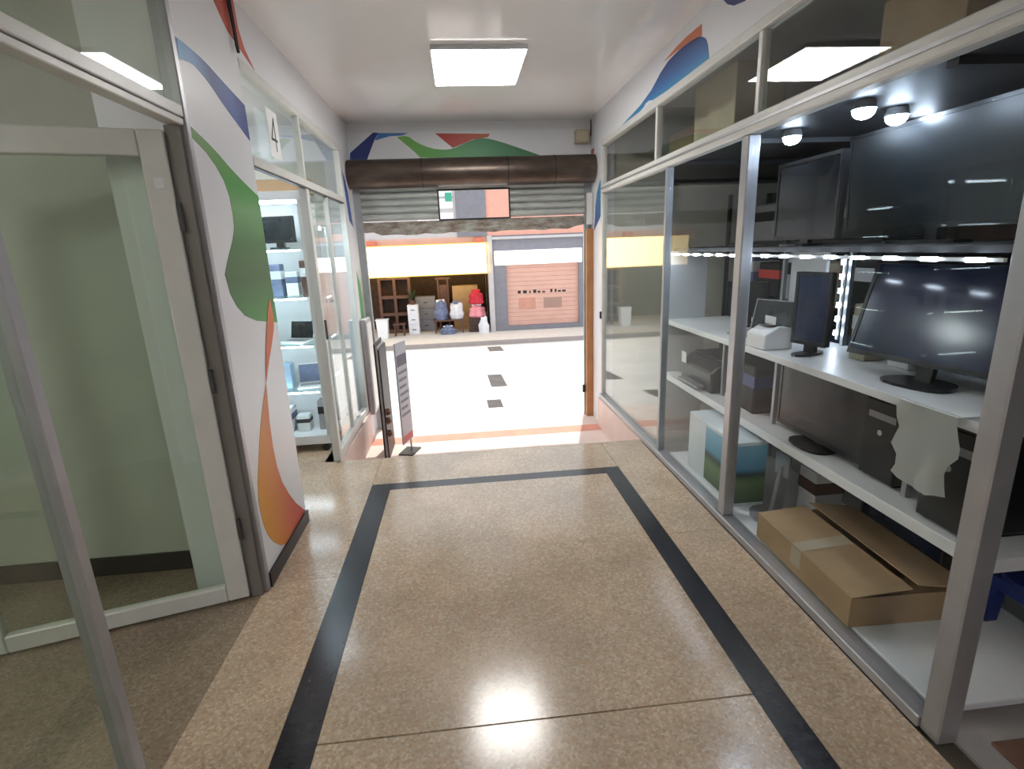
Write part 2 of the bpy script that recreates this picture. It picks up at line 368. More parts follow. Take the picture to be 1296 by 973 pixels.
# left column and frieze (one painted face), with prints
wc = struct('wall_column', B(-1.30, LX, 2.262, 2.888, 0.0, CZ), M['print_white'], 'white column printed with blue green and orange ribbon swooshes', 'column')
print_x([(2.886 if a > 2.79 else max(2.266, a), b) for a, b in P_blue], gradmat('print_blue_col', [(0, BLUE_L), (0.25, (0.16, 0.33, 0.62)), (0.5, (0.035, 0.06, 0.25)), (0.85, (0.035, 0.10, 0.36)), (1, BLUE_D)], 'Y', 2.25, 2.82), wc, 'blue ribbon', LX, 1, 1)
part('printed_swoosh', wc, M['ink'] if False else plain('print_navy_col', (0.02, 0.035, 0.17), 0.4), bm=(lambda bm: (prism(bm, [(2.264, 2.290), (2.285, 2.288), (2.272, 2.212), (2.264, 2.205)], 'x', LX + 0.0002, LX + 0.0018), bm)[1])(bmesh.new()))
print_x([(2.886 if a > 2.72 else max(2.264, a), b) for a, b in P_green], gradmat('print_green_col', [(0, GRN_M), (0.3, (0.04, 0.14, 0.04)), (0.48, (0.06, 0.2, 0.06)), (0.66, (0.20, 0.42, 0.18)), (0.78, GRN_M), (1, (0.16, 0.30, 0.08))], 'Z', 1.16, 2.0), wc, 'green ribbon', LX, 1, 1)
orange = gradmat('print_orange_col', [(0, (0.80, 0.36, 0.03)), (0.35, (0.72, 0.25, 0.04)), (0.7, (0.62, 0.09, 0.04)), (1, (0.50, 0.03, 0.03))], 'Y', 2.28, 2.86)
print_x(P_orange_low, orange, wc, 'orange and red ribbon', LX, 1, 1)
print_x(P_orange_up, gradmat('print_orange_up', [(0, (0.60, 0.10, 0.03)), (1, (0.75, 0.20, 0.06))], 'Z', 0.9, 1.3), wc, 'orange ribbon tip', LX, 1, 1, 0.003, 0.0018)
part('skirting', wc, M['black_base'], LX - 0.02, LX + 0.012, 2.262, 2.895, 0.0, 0.072)
wl = struct('wall_left', B(-1.12, LX, 2.888, 5.475, 2.42, CZ), M['print_white'], 'white strip of wall above the shop number four window with a red wedge', 'wall')
red = plain('print_red_col', (0.55, 0.075, 0.035), 0.4)
def clipy(pts, lo, hi):
    out = []
    for i, p in enumerate(pts):
        q = pts[(i + 1) % len(pts)]
        inp, inq = lo <= p[0] <= hi, lo <= q[0] <= hi
        if inp: out.append(p)
        for c in (lo, hi):
            if (p[0] - c) * (q[0] - c) < 0:
                t = (c - p[0]) / (q[0] - p[0]); out.append((c, p[1] + t * (q[1] - p[1])))
    return out
RED = [(2.60, CZ), (2.70, 2.575), (2.805, 2.50), (3.106, 2.425), (3.00, 2.49), (2.955, 2.56), (2.94, CZ)]
print_x(clipy(RED, 2.27, 2.888), red, wc, 'red ribbon tip', LX, 1, 0)
print_x(clipy(RED, 2.888, 3.3), red, wl, 'red wedge', LX, 1, 0)
struct('wall_left_rear', B(-1.12, LX - 0.0, -3.0, 0.12, 0.0, CZ), M['white_wall'], 'plain white corridor wall beside the side room window', 'wall')
struct('wall_left_lintel', B(-1.12, LX, 0.12, 2.262, 2.47, CZ), M['white_wall'], 'white wall strip above the side room window', 'wall')
struct('wall_side_room', B(-3.4, -1.30, 2.50, 2.56, 0.0, CZ), M['room_wall'], 'pale green partition wall seen through the open glass door', 'wall')
struct('baseboard_side_room', B(-3.4, -1.30, 2.486, 2.4995, 0.0, 0.095), M['black_base'], 'black skirting along the pale green partition wall', 'skirting')
struct('wall_far_left', B(-3.5, -3.4, -0.2, 5.5, 0.0, CZ), M['cream'], 'cream side wall behind the left hand shops', 'wall')
struct('wall_side_room_rear', B(-3.4, -1.12, -0.3, -0.2, 0.0, CZ), M['room_wall'], 'pale green rear wall of the empty side room', 'wall')
pl = struct('wall_pilaster_left', B(-1.12, LX, 5.04, 5.475, -0.30, 2.42), M['print_white'], 'narrow white pilaster beside the shutter with blue and green print', 'pilaster')
print_x([(5.06, 2.22), (5.20, 2.12), (5.30, 1.75), (5.15, 1.80)], plain('print_pil_blue', (0.03, 0.10, 0.38), 0.4), pl, 'blue print', LX, 1, 1)
print_x([(5.22, 1.35), (5.36, 1.20), (5.36, 0.72), (5.20, 0.62)], plain('print_pil_green', (0.12, 0.38, 0.10), 0.4), pl, 'green print', LX, 1, 1)
struct('wall_front_left', B(-3.5, LX - 0.001, 5.476, 5.60, -0.42, 2.35), M['cream'], 'cream outer wall of the shop numbered four', 'wall')
# right side
wr = struct('wall_right', B(RX, RX + 0.12, 0.12, 5.475, 2.41, CZ), M['print_white'], 'white strip of wall above the computer shop window with a blue swoosh', 'wall')
print_x([(a, max(2.412, b)) for a, b in P_r_blue], gradmat('print_blue_right', [(0, (0.03, 0.28, 0.50)), (0.35, (0.03, 0.15, 0.42)), (1, (0.02, 0.03, 0.17))], 'Z', 2.40, 2.58), wr, 'blue swoosh', RX, -1, 1)
print_x(P_r_or, plain('print_orange_right', (0.60, 0.16, 0.06), 0.4), wr, 'orange swoosh', RX, -1, 1)
print_x([(2.86, 2.66), (2.58, 2.575), (2.60, 2.535), (2.74, 2.565)], plain('print_navy_right', (0.02, 0.03, 0.17), 0.4), wr, 'navy swoosh', RX, -1, 1)
struct('wall_right_rear', B(RX, RX + 0.12, -3.0, 0.12, 0.0, CZ), M['white_wall'], 'plain white corridor wall beside the computer shop doorway', 'wall')
pr_ = struct('wall_pilaster_right', B(RX, RX + 0.12, 5.06, 5.475, -0.30, 2.41), M['print_white'], 'narrow white pilaster at the street end of the computer shop window', 'pilaster')
print_x([(5.09, 2.10), (5.09, 1.76), (5.33, 1.64), (5.27, 1.95)], gradmat('print_pilr', [(0, (0.02, 0.04, 0.25)), (1, (0.05, 0.30, 0.50))], 'Z', 1.65, 2.1), pr_, 'blue print', RX, -1, 1)
print_x([(5.46, 2.40), (5.33, 2.40), (5.40, 2.22)], plain('print_pilr_red', (0.5, 0.05, 0.04), 0.4), pr_, 'red print', RX, -1, 0)
part('wood_strip', pr_, M['wood_orange'], RX - 0.07, RX - 0.0005, 5.36, 5.42, -0.30, 1.66)
struct('wall_front_right', B(RX + 0.001, 4.2, 5.476, 5.60, -0.42, 2.35), M['cream'], 'cream outer wall of the computer shop', 'wall')
struct('wall_shop_end', B(RX + 0.12, 4.1, 5.08, 5.14, 0.0, CZ), M['cream'], 'cream end wall inside the computer shop', 'wall')
struct('wall_far_right', B(4.1, 4.2, -0.2, 5.5, 0.0, CZ), M['dark_wall'], 'dark back wall of the computer shop', 'wall')
struct('wall_shop_rear', B(RX + 0.12, 4.1, -0.3, -0.2, 0.0, CZ), M['dark_wall'], 'dark side wall of the computer shop behind the doorway', 'wall')
struct('wall_back', B(-1.12, RX + 0.12, -3.1, -3.0, 0.0, CZ), M['white_wall'], 'white wall closing the far end of the corridor', 'wall')
struct('wall_plinth_left', B(-1.10, LX + 0.02, 3.801, 5.04, -0.30, -0.001), M['apron'], 'low plinth under the shop number four window', 'plinth')
struct('wall_plinth_right', B(RX - 0.03, RX + 0.12, 3.801, 5.06, -0.30, -0.001), M['apron'], 'low plinth under the street end of the computer shop window', 'plinth')

# ------------------------------------------------------------------ glazed fronts
# side room front
w1 = tag(thing('window_1', 'aluminium framed side room window and door frame with a clear transom', 'window', (LX, 0.12, 0)), kind='structure')
X0, X1 = -0.055, 0.0
part('transom_rail', w1, M['alu_white'], X0, X1, 0.0, 2.105, 1.985, 2.008, bevel=0.003)
part('transom_rail', w1, M['alu_white'], X0, X1 + 0.004, 0.0, 2.105, 2.012, 2.052, bevel=0.003)
part('top_rail', w1, M['alu_white'], X0, X1, 0.0, 2.105, 2.425, 2.468, bevel=0.003)
part('jamb_post', w1, M['alu'], X0, X1 + 0.006, 2.108, 2.141, 0.0, 2.468, bevel=0.003)
part('jamb_gasket', w1, plain('brown_grey_gasket', (0.20, 0.185, 0.17), 0.5), X0 - 0.01, X1 - 0.012, 2.085, 2.107, 0.0, 1.984)
part('door_post', w1, M['alu'], X0 + 0.005, X1, 1.128, 1.166, 0.0, 1.984, bevel=0.004)
part('sill_rail', w1, M['alu'], X0, X1, 0.0, 1.127, 0.0, 0.05, bevel=0.003)
part('pane', w1, M['glass_green'], -0.03, -0.024, 0.0, 2.106, 2.053, 2.424)
part('pane', w1, M['glass_green'], -0.03, -0.024, 0.0, 1.127, 0.051, 1.984)
# open door leaf hinged on the column side
d1 = tag(thing('door_1', 'white framed glass door swung open into the side room', 'door', (-1.048, 2.205, 0), math.radians(15.4)), kind='structure')
DL = 0.96
part('stile', d1, M['alu_white'], -0.085, 0.0, -0.02, 0.02, 0.012, 1.965, bevel=0.004)
part('stile', d1, M['alu_white'], -DL, -DL + 0.085, -0.02, 0.02, 0.012, 1.965, bevel=0.004)
part('rail', d1, M['alu_white'], -DL + 0.086, -0.086, -0.02, 0.02, 0.012, 0.085, bevel=0.004)
part('rail', d1, M['alu_white'], -DL + 0.086, -0.086, -0.02, 0.02, 1.875, 1.965, bevel=0.004)
part('pane', d1, M['glass_green'], -DL + 0.08, -0.08, -0.003, 0.003, 0.08, 1.88)
for z in (0.35, 1.02, 1.66):
    h = bmesh.new(); cyl(h, (0.010, -0.016, z - 0.05), (0.010, -0.016, z + 0.05), 0.008, n=10); part('hinge', d1, M['alu_dark'], bm=h)
part('latch_plate', d1, M['white_plastic'], -0.055, -0.025, -0.0225, -0.0205, 1.76, 1.80)

# shop number four front
w2 = tag(thing('window_2', 'aluminium shop front of the shop numbered four with open doorway and transom', 'window', (LX, 2.89, 0)), kind='structure')
part('top_rail', w2, M['alu_white'], -0.05, 0.004, 0.0, 2.148, 2.375, 2.418, bevel=0.003)
part('transom_rail', w2, M['alu_white'], -0.05, 0.004, 0.0, 2.148, 1.945, 1.992, bevel=0.003)
part('transom_bead', w2, M['alu_dark'], -0.03, 0.0, 0.0, 2.148, 1.936, 1.944)
part('mullion', w2, M['alu_white'], -0.04, 0.0, 0.925, 0.955, 1.993, 2.374, bevel=0.003)
part('end_post', w2, M['alu_white'], -0.05, 0.004, 2.108, 2.148, 0.0, 1.944, bevel=0.003)
part('end_post', w2, M['alu_white'], -0.05, 0.004, 2.108, 2.148, 1.993, 2.374, bevel=0.003)
part('door_post', w2, M['alu_white'], -0.05, 0.004, 0.905, 0.962, 0.0, 1.934, bevel=0.003)
part('door_stile', w2, M['alu_white'], -0.04, -0.006, 1.50, 1.53, 0.067, 1.934, bevel=0.003)
part('sill_rail', w2, M['alu_white'], -0.05, 0.004, 0.963, 2.107, 0.0, 0.065, bevel=0.003)
part('lock', w2, M['alu_dark'], 0.004, 0.016, 0.925, 0.95, 0.92, 1.06, bevel=0.003)
part('pane', w2, M['glass'], -0.026, -0.020, 0.0, 0.924, 1.993, 2.374)
part('pane', w2, M['glass'], -0.026, -0.020, 0.956, 2.107, 1.993, 2.374)
part('pane', w2, M['glass'], -0.026, -0.020, 0.963, 1.499, 0.066, 1.934)
part('pane', w2, M['glass'], -0.026, -0.020, 1.531, 2.107, 0.066, 1.934)

# computer shop front
w3 = tag(thing('window_3', 'long aluminium framed window of the computer shop with transom lights', 'window', (RX, 0.12, 0)), kind='structure')
def y3(y): return y - 0.12
part('transom_beam', w3, M['alu_white'], -0.012, 0.05, y3(0.12), y3(5.055), 1.962, 2.035, bevel=0.006)
part('beam_bead', w3, M['alu'], -0.016, -0.0125, y3(0.12), y3(5.055), 1.992, 2.004)
part('top_rail', w3, M['alu_white'], -0.006, 0.05, y3(0.12), y3(5.055), 2.365, 2.409, bevel=0.004)
part('sill_rail', w3, M['alu'], -0.018, 0.055, y3(1.20), y3(5.055), 0.0, 0.042, bevel=0.004)
part('corner_post', w3, M['alu'], -0.01, 0.06, y3(1.135), y3(1.199), 0.0, 1.961, bevel=0.005)
part('post', w3, M['alu'], -0.004, 0.055, y3(2.48), y3(2.545), 0.043, 1.961, bevel=0.005)
part('post', w3, M['alu_grey'], 0.0, 0.045, y3(3.46), y3(3.495), 0.043, 1.961, bevel=0.003)
part('end_post', w3, M['alu_white'], -0.004, 0.05, y3(5.015), y3(5.055), 0.043, 1.961, bevel=0.003)
for y in (2.43, 3.67, 5.02):
    part('mullion', w3, M['alu_white'], 0.0, 0.04, y3(y), y3(y) + 0.032, 2.036, 2.364, bevel=0.003)
for a, b in ((0.12, 2.429), (2.463, 3.669), (3.703, 5.019)):
    part('pane', w3, M['glass'], 0.018, 0.024, y3(a), y3(b), 2.036, 2.364)
for a, b in ((1.20, 2.479), (2.546, 3.459)):
    part('pane', w3, M['glass_low'], 0.018, 0.024, y3(a), y3(b), 0.043, 1.961)
part('pane', w3, M['glass_milky'], 0.018, 0.024, y3(3.496), y3(5.014), 0.043, 1.961)
part('lock', w3, M['black_plastic'], -0.02, -0.005, y3(5.02), y3(5.05), 0.80, 0.87, bevel=0.004)

# ------------------------------------------------------------------ roller shutter
rs = thing('roller_shutter', 'half raised grey green roller shutter with brown drum and a small open hatch', 'shutter', (0.19, 5.42, -0.30))
def rs_box(name, mat, x0, x1, y0, y1, z0, z1, **k): return part(name, rs, mat, x0 - 0.19, x1 - 0.19, y0 - 5.42, y1 - 5.42, z0 + 0.30, z1 + 0.30, **k)
dm = bmesh.new()
SX = [-0.972, -0.31, -0.30, 0.62, 0.63, 1.345]
cyl(dm, (-0.972 - 0.19, -0.09, 2.215 + 0.30), (1.345 - 0.19, -0.09, 2.215 + 0.30), 0.128, n=40)
part('drum', rs, M['drum'], bm=dm, smooth=True)
for x in (-0.30, 0.50, 0.95):
    dm = bmesh.new(); cyl(dm, (x - 0.19, -0.09, 2.515), (x - 0.18, -0.09, 2.515), 0.131, n=40); part('drum_seam', rs, M['dark_steel'], bm=dm, smooth=True)
rs_box('drum_lip', M['dark_steel'], -0.975, 1.345, 5.40, 5.47, 2.345, 2.352)
HX0, HX1, HZ0, HZ1 = -0.16, 0.515, 1.80, 2.06
GX0, GX1 = -0.90, 1.265
def slat(x0, x1, zt, h=0.065):
    bm = bmesh.new(); pr = []
    for i in range(9):
        t = i / 8; pr.append((-0.030 * math.sin(math.pi * t) - 0.001, zt + 0.30 - h * t))
    pr += [(0.006, zt + 0.30 - h), (0.006, zt + 0.30)]
    prism(bm, pr, 'x', x0 - 0.19, x1 - 0.19); return part('slat', rs, M['slat'], bm=bm, smooth=True)
z = 2.125
slat(GX0, GX1, z)
for k in range(4):
    z = 2.06 - 0.065 * k
    slat(GX0, HX0 - 0.014, z, 0.0645); slat(HX1 + 0.014, GX1, z, 0.0645)
bm = bmesh.new()
pts = [(GX0, 1.79)]
rr = random.Random(3)
n = 26
for i in range(n + 1):
    pts.append((GX0 + (GX1 - GX0) * i / n, 1.668 + rr.uniform(-0.008, 0.01) + (0.03 if i in (0, 1, n - 1, n) else 0)))
pts.append((GX1, 1.79))
prism(bm, [(a - 0.19, b + 0.30) for a, b in pts], 'y', -0.012, 0.006); part('bottom_plate', rs, M['plate'], bm=bm)
rs_box('hatch_frame', M['dark_steel'], HX0 - 0.013, HX0, 5.395, 5.43, HZ0 - 0.012, HZ1 + 0.012)
rs_box('hatch_frame', M['dark_steel'], HX1, HX1 + 0.013, 5.395, 5.43, HZ0 - 0.012, HZ1 + 0.012)
rs_box('hatch_frame', M['dark_steel'], HX0, HX1, 5.395, 5.43, HZ1, HZ1 + 0.012)
rs_box('hatch_frame', M['dark_steel'], HX0, HX1, 5.395, 5.43, HZ0 - 0.012, HZ0)
rs_box('side_guide', M['alu_grey'], -0.97, -0.902, 5.39, 5.45, -0.30, 2.12, bevel=0.004)
rs_box('side_guide', M['alu_grey'], 1.268, 1.345, 5.43, 5.47, -0.30, 2.12, bevel=0.004)
rs_box('lock', M['black_plastic'], 1.245, 1.268, 5.40, 5.43, -0.04, 0.04)
rs_box('control_box', M['alu_white'], 1.29, 1.345, 5.365, 5.425, 1.70, 2.0, bevel=0.004)
jb = thing('junction_box', 'small beige electrical box on the wall above the shutter', 'electrical box', (1.255, 5.473, 2.46))
part('body', jb, M['beige_box'], -0.07, 0.07, -0.07, 0.0, 0.0, 0.12, bevel=0.006)
part('cover', jb, M['beige_box'], -0.06, 0.06, -0.078, -0.071, 0.01, 0.11, bevel=0.003)
bm = bmesh.new(); tube(bm, [(0.07, -0.03, 0.06), (0.085, -0.03, 0.07), (0.09, -0.03, 0.13), (0.088, -0.03, 0.21)], 0.006); part('cable', jb, M['black_plastic'], bm=bm)

# ------------------------------------------------------------------ ceiling light, cable, number card
cl = thing('ceiling_light', 'square white LED panel light on the corridor ceiling', 'ceiling light', (0.195, 3.885, CZ))
def panel_parts(t, lm='lamp'):
    e = M['white_plastic']; a, b = 0.292, 0.352
    part('frame', t, e, -a, -a + 0.008, -b, b, -0.026, 0.0); part('frame', t, e, a - 0.008, a, -b, b, -0.026, 0.0)
    part('frame', t, e, -a + 0.008, a - 0.008, -b, -b + 0.008, -0.026, 0.0); part('frame', t, e, -a + 0.008, a - 0.008, b - 0.008, b, -0.026, 0.0)
    part('diffuser', t, M[lm], -a + 0.0083, a - 0.0083, -b + 0.0083, b - 0.0083, -0.030, -0.004)
panel_parts(cl)
panel_parts(thing('ceiling_light', 'unseen fill light panel added on the ceiling of the rear corridor', 'ceiling light', (0.195, -2.0, CZ)))  # added behind the camera as fill for the near end of the corridor
panel_parts(thing('ceiling_light', 'unseen fill light panel added on the side room ceiling', 'ceiling light', (-2.5, 0.3, CZ)), 'lamp_fill')  # added out of view to brighten the partition wall behind the open door
cb = bmesh.new(); tube(cb, [(0, 0, 0.26), (0.004, 0.005, 0.20), (0.008, 0.0, 0.12), (0.006, 0.012, 0.05), (0.01, 0.006, 0.01), (0.012, -0.012, 0.004), (0.01, -0.018, 0.03), (0.008, -0.015, 0.10), (0.004, -0.022, 0.18), (0, -0.02, 0.26)], 0.005)
tag(mesh('hanging_cable', cb, M['black_plastic'], loc=(LX + 0.008, 2.86, 2.42)), 'loose black cable loop hanging from the ceiling at the column', 'cable')
nc = thing('number_card', 'white paper card with the black number 4 on the transom glass', 'sign', (LX + 0.008, 3.25, 2.03))
part('card', nc, M['paper'], -0.001, 0.001, -0.085, 0.085, 0.0, 0.245)
def strokes(parent, x, segs, w, mat):
    bm = bmesh.new()
    for (a, b), (c, d) in segs:
        dx, dz = c - a, d - b; L = math.hypot(dx, dz); nx, nz = -dz / L * w / 2, dx / L * w / 2
        ex, ez = dx / L * w / 2, dz / L * w / 2
        prism(bm, [(a + nx - ex, b + nz - ez), (c + nx + ex, d + nz + ez), (c - nx + ex, d - nz + ez), (a - nx - ex, b - nz - ez)], 'x', x, x + 0.0006)
    return part('numeral', parent, mat, bm=bm)
strokes(nc, 0.0012, [((0.018, 0.045), (0.018, 0.205)), ((0.018, 0.205), (-0.045, 0.095)), ((-0.045, 0.095), (0.042, 0.095))], 0.013, M['ink'])

# ------------------------------------------------------------------ shop number four: lit display cabinets and stock
def cabinet(name, label, loc, rz, w, d, h, levels):
    t = thing(name, label, 'cabinet', loc, rz)
    f = 0.03
    part('base', t, M['shelf_white'], -w / 2, w / 2, -d, 0, 0.06, 0.13, bevel=0.003)
    part('top', t, M['shelf_white'], -w / 2, w / 2, -d, 0, h - 0.06, h, bevel=0.003)
    for sx in (-1, 1):
        for y0 in (-d, -f):
            part('upright', t, M['alu_white'], min(sx * w / 2, sx * (w / 2 - f)), max(sx * w / 2, sx * (w / 2 - f)), y0, y0 + f, 0.131, h - 0.061)
            bm = bmesh.new(); x = sx * (w / 2 - 0.05); yy = y0 + f / 2
            cyl(bm, (x, yy - 0.012, 0.03), (x, yy + 0.012, 0.03), 0.03, n=14); part('castor', t, M['black_plastic'], bm=bm)
    part('back_panel', t, M['shelf_white'], -w / 2 + f, w / 2 - f, -0.012, -0.004, 0.131, h - 0.061)
    for z in levels: part('shelf', t, M['shelf_glass'], -w / 2 + 0.012, w / 2 - 0.012, -d + 0.032, -0.032, z, z + 0.008)
    part('led_bar', t, M['cab_led'], -w / 2 + 0.05, w / 2 - 0.05, -d + 0.05, -d + 0.07, h - 0.08, h - 0.065)
    for z in levels: part('led_bar', t, M['cab_led'], -w / 2 + 0.06, w / 2 - 0.06, -d + 0.034, -d + 0.042, z - 0.010, z - 0.001)  # bars below the shelves, added to brighten the goods
    part('pane', t, M['glass'], -w / 2 + f, w / 2 - f, -d + 0.006, -d + 0.011, 0.131, h - 0.061)
    return t
LV = [0.48, 0.84, 1.20, 1.55]
cabinet('display_cabinet', 'white lit glass display cabinet just inside the shop number four doorway', (-1.40, 4.44, 0), 0, 0.62, 0.40, 1.95, LV)
cabinet('display_cabinet', 'white lit display cabinet behind the shop number four window facing the corridor', (-1.50, 4.75, 0), math.radians(90), 0.50, 0.36, 1.80, [0.45, 0.80, 1.15, 1.48])

def carton(name, label, cat, loc, size, mat, lid=None, band=None, rz=0, group=None):
    """small boxed product: body, printed band, closing flap"""
    t = thing(name, label, cat, loc, rz, group); w, d, h = size
    part('body', t, mat, -w / 2, w / 2, -d / 2, d / 2, 0, h, bevel=min(size) * 0.04)
    if band: part('printed_band', t, band, -w / 2 - 0.0008, w / 2 + 0.0008, -d / 2 - 0.0008, d / 2 + 0.0008, h * 0.55, h * 0.8)
    part('top_flap', t, lid or mat, -w / 2 + 0.003, w / 2 - 0.003, -d / 2 + 0.003, d / 2 - 0.003, h + 0.0003, h + 0.002)
    return t
def monitor(name, label, cat, loc, w, h, rz=0, tilt=0, screen=None, body=None, stand=0.08, t=0.03, bez=0.015, group=None, base=True):
    """flat screen facing local -y, standing on its own foot"""
    o = thing(name, label, cat, loc, rz, group); body = body or M['black_plastic']; screen = screen or M['screen']
    R = Matrix.Translation((0, 0, stand)) @ Matrix.Rotation(tilt, 4, 'X')
    bm = bmesh.new(); box(bm, -w / 2, w / 2, 0, t, 0, h, R); part('housing', o, body, bm=bm, bevel=0.004)
    bm = bmesh.new(); box(bm, -w / 2 + bez, w / 2 - bez, -0.002, 0.001, bez * 1.3, h - bez, R); part('screen', o, screen, bm=bm)
    for a in ((-w / 2, -w / 2 + bez, 0, h), (w / 2 - bez, w / 2, 0, h), (-w / 2 + bez, w / 2 - bez, 0, bez * 1.3), (-w / 2 + bez, w / 2 - bez, h - bez, h)):
        bm = bmesh.new(); box(bm, a[0], a[1], -0.006, -0.0003, a[2], a[3], R); part('bezel', o, body, bm=bm)
    if base:
        bm = bmesh.new(); box(bm, -0.03, 0.03, t * 0.3, t * 0.3 + 0.025, 0.01, stand + h * 0.3, Matrix.Rotation(tilt * 0.5, 4, 'X')); part('neck', o, body, bm=bm)
        bm = bmesh.new(); prism(bm, smooth_outline([(-w * .22, -0.09), (w * .22, -0.09), (w * .16, 0.1), (-w * .16, 0.1)], 2, 0), 'z', 0.0, 0.012); part('foot', o, body, bm=bm)
    return o
def laptop(label, loc, rz, body, scr, w=0.22, d=0.15, group=None):
    o = thing('laptop', label, 'laptop', loc, rz, group)
    part('keyboard_base', o, body, -w / 2, w / 2, -d / 2, d / 2, 0, 0.014, bevel=0.003)
    part('keys', o, M['grey_plastic'], -w * .42, w * .42, -d * .1, d * .38, 0.0142, 0.016)
    R = Matrix.Translation((0, d / 2, 0.014)) @ Matrix.Rotation(math.radians(-14), 4, 'X')
    bm = bmesh.new(); box(bm, -w / 2, w / 2, 0, 0.008, 0, d, R); part('lid', o, body, bm=bm, bevel=0.002)
    bm = bmesh.new(); box(bm, -w * .46, w * .46, -0.001, 0.001, 0.01, d - 0.008, R); part('screen', o, scr, bm=bm)
    return o
YC = 4.22
monitor('monitor', 'dark flat monitor on the top glass shelf of the doorway cabinet', 'monitor', (-1.33, YC, 1.559), 0.26, 0.19, math.radians(-12), 0, M['screen_satin'], stand=0.045, t=0.02)
carton('product_box', 'black and white boxed accessory leaning on the cabinet third glass shelf', 'box', (-1.27, YC, 1.209), (0.09, 0.08, 0.18), M['white_plastic'], band=M['cloth_blue'])
carton('product_box', 'tall blue grey carton on the cabinet third glass shelf', 'box', (-1.40, YC, 1.209), (0.12, 0.10, 0.24), M['cloth_blue'], band=M['white_plastic'])
carton('product_box', 'slim dark carton beside the tall blue grey carton', 'box', (-1.165, YC, 1.209), (0.06, 0.12, 0.26), M['brown_wood'], band=M['white_plastic'])
laptop('open white laptop on the second glass shelf of the doorway cabinet', (-1.31, YC, 0.849), math.radians(-20), M['white_plastic'], M['screen_satin'])
carton('product_box', 'small black device box at the left of the white laptop', 'box', (-1.52, YC, 0.849), (0.10, 0.10, 0.16), M['black_plastic'], band=M['grey_plastic'])
carton('product_box', 'flat white carton standing at the right of the white laptop', 'box', (-1.145, YC + 0.04, 0.849), (0.05, 0.1, 0.22), M['white_plastic'], band=M['blue_plastic'])
laptop('open silver laptop with pale keyboard on the lowest glass shelf', (-1.24, YC, 0.489), math.radians(10), M['white_plastic'], M['cloth_blue'], 0.2, 0.16)
carton('product_box', 'pale blue carton beside the silver laptop', 'box', (-1.42, YC, 0.489), (0.10, 0.10, 0.2), plain('pale_blue_card', (0.35, 0.48, 0.62), 0.5))
carton('product_box', 'white adapter box with a black band on the cabinet floor', 'box', (-1.33, YC, 0.131), (0.10, 0.10, 0.13), M['white_plastic'], band=M['ink'])
carton('product_box', 'dark speaker box in the cabinet corner by the doorway post', 'box', (-1.17, YC + 0.02, 0.131), (0.08, 0.1, 0.24), M['grey_plastic'], band=M['black_plastic'])
carton('product_box', 'grey router carton lying next to the adapter box', 'box', (-1.46, YC, 0.131), (0.11, 0.14, 0.2), M['cloth_white'], band=M['cloth_blue'])
for i, (y, z, s, m, b, l) in enumerate([
        (4.60, 1.158, (0.12, 0.09, 0.2), 'cloth_white', 'blue_plastic', 'white carton with blue band high in the window cabinet'),
        (4.84, 1.158, (0.10, 0.10, 0.16), 'brown_wood', 'white_plastic', 'brown carton with white band high in the window cabinet'),
        (4.62, 0.808, (0.13, 0.1, 0.22), 'white_plastic', 'ink', 'tall white carton with black band in the window cabinet'),
        (4.86, 0.808, (0.10, 0.1, 0.14), 'cloth_blue', 'white_plastic', 'blue grey carton with white band in the window cabinet'),
        (4.66, 0.458, (0.15, 0.12, 0.17), 'white_plastic', 'cloth_blue', 'broad white carton with blue grey band low in the window cabinet'),
        (4.87, 0.458, (0.09, 0.1, 0.2), 'grey_plastic', 'white_plastic', 'grey carton with white band low in the window cabinet'),
        (4.74, 0.131, (0.2, 0.14, 0.2), 'cloth_white', 'grey_plastic', 'wide white carton with grey band on the window cabinet floor')]):
    carton('product_box', l, 'box', (-1.34, y, z), s, M[m], band=M[b], rz=math.radians(90))
for x, y, l in ((-1.9, 3.45, 'round ceiling lamp over the shop four doorway floor'), (-1.9, 4.60, 'round ceiling lamp behind the shop four cabinets')):
    t = thing('ceiling_lamp', l, 'ceiling lamp', (x, y, CZ))
    bm = bmesh.new(); cyl(bm, (0, 0, -0.03), (0, 0, 0), 0.15, n=28); part('fitting', t, M['white_plastic'], bm=bm, smooth=True)
    bm = bmesh.new(); bmesh.ops.create_uvsphere(bm, u_segments=24, v_segments=12, radius=0.135)
    for v in bm.verts: v.co.z = min(v.co.z, 0) * 0.5 - 0.031
    part('globe', t, M['tube'], bm=bm, smooth=True)
hb = thing('storage_header', 'pale wooden header board over the display cabinet in shop four', 'board', (-1.45, 4.30, 1.952))
part('board', hb, plain('pale_wood', (0.56, 0.38, 0.22), 0.5, var=0.1), -0.36, 0.36, -0.06, 0.14, 0.0, 0.115, bevel=0.003)
part('edge_trim', hb, M['alu_white'], -0.36, 0.36, -0.065, -0.0605, 0.1, 0.115)

# ------------------------------------------------------------------ computer shop: shelving, loft and stock
UX0, UX1, UY0, UY1 = 1.57, 2.06, 1.30, 3.97
platform = thing('floor_platform', 'low white display board on the floor behind the computer shop glass', 'platform', (1.72, 2.5, 0))
part('board', platform, M['shelf_white'], 1.412 - 1.72, 2.06 - 1.72, 1.215 - 2.5, 3.40 - 2.5, 0.022, 0.045, bevel=0.003)
part('underframe', platform, M['brown_wood'], 1.43 - 1.72, 2.04 - 1.72, 1.235 - 2.5, 3.38 - 2.5, 0.0, 0.0215)
su = thing('shelving_unit', 'long white shelving unit behind the computer shop window', 'shelves', (1.815, 2.635, 0))
def sb(name, mat, x0, x1, y0, y1, z0, z1, **k): return part(name, su, mat, x0 - 1.815, x1 - 1.815, y0 - 2.635, y1 - 2.635, z0, z1, **k)
sb('shelf', M['shelf_white'], UX0, UX1, UY0, UY1, 0.452, 0.50, bevel=0.002)
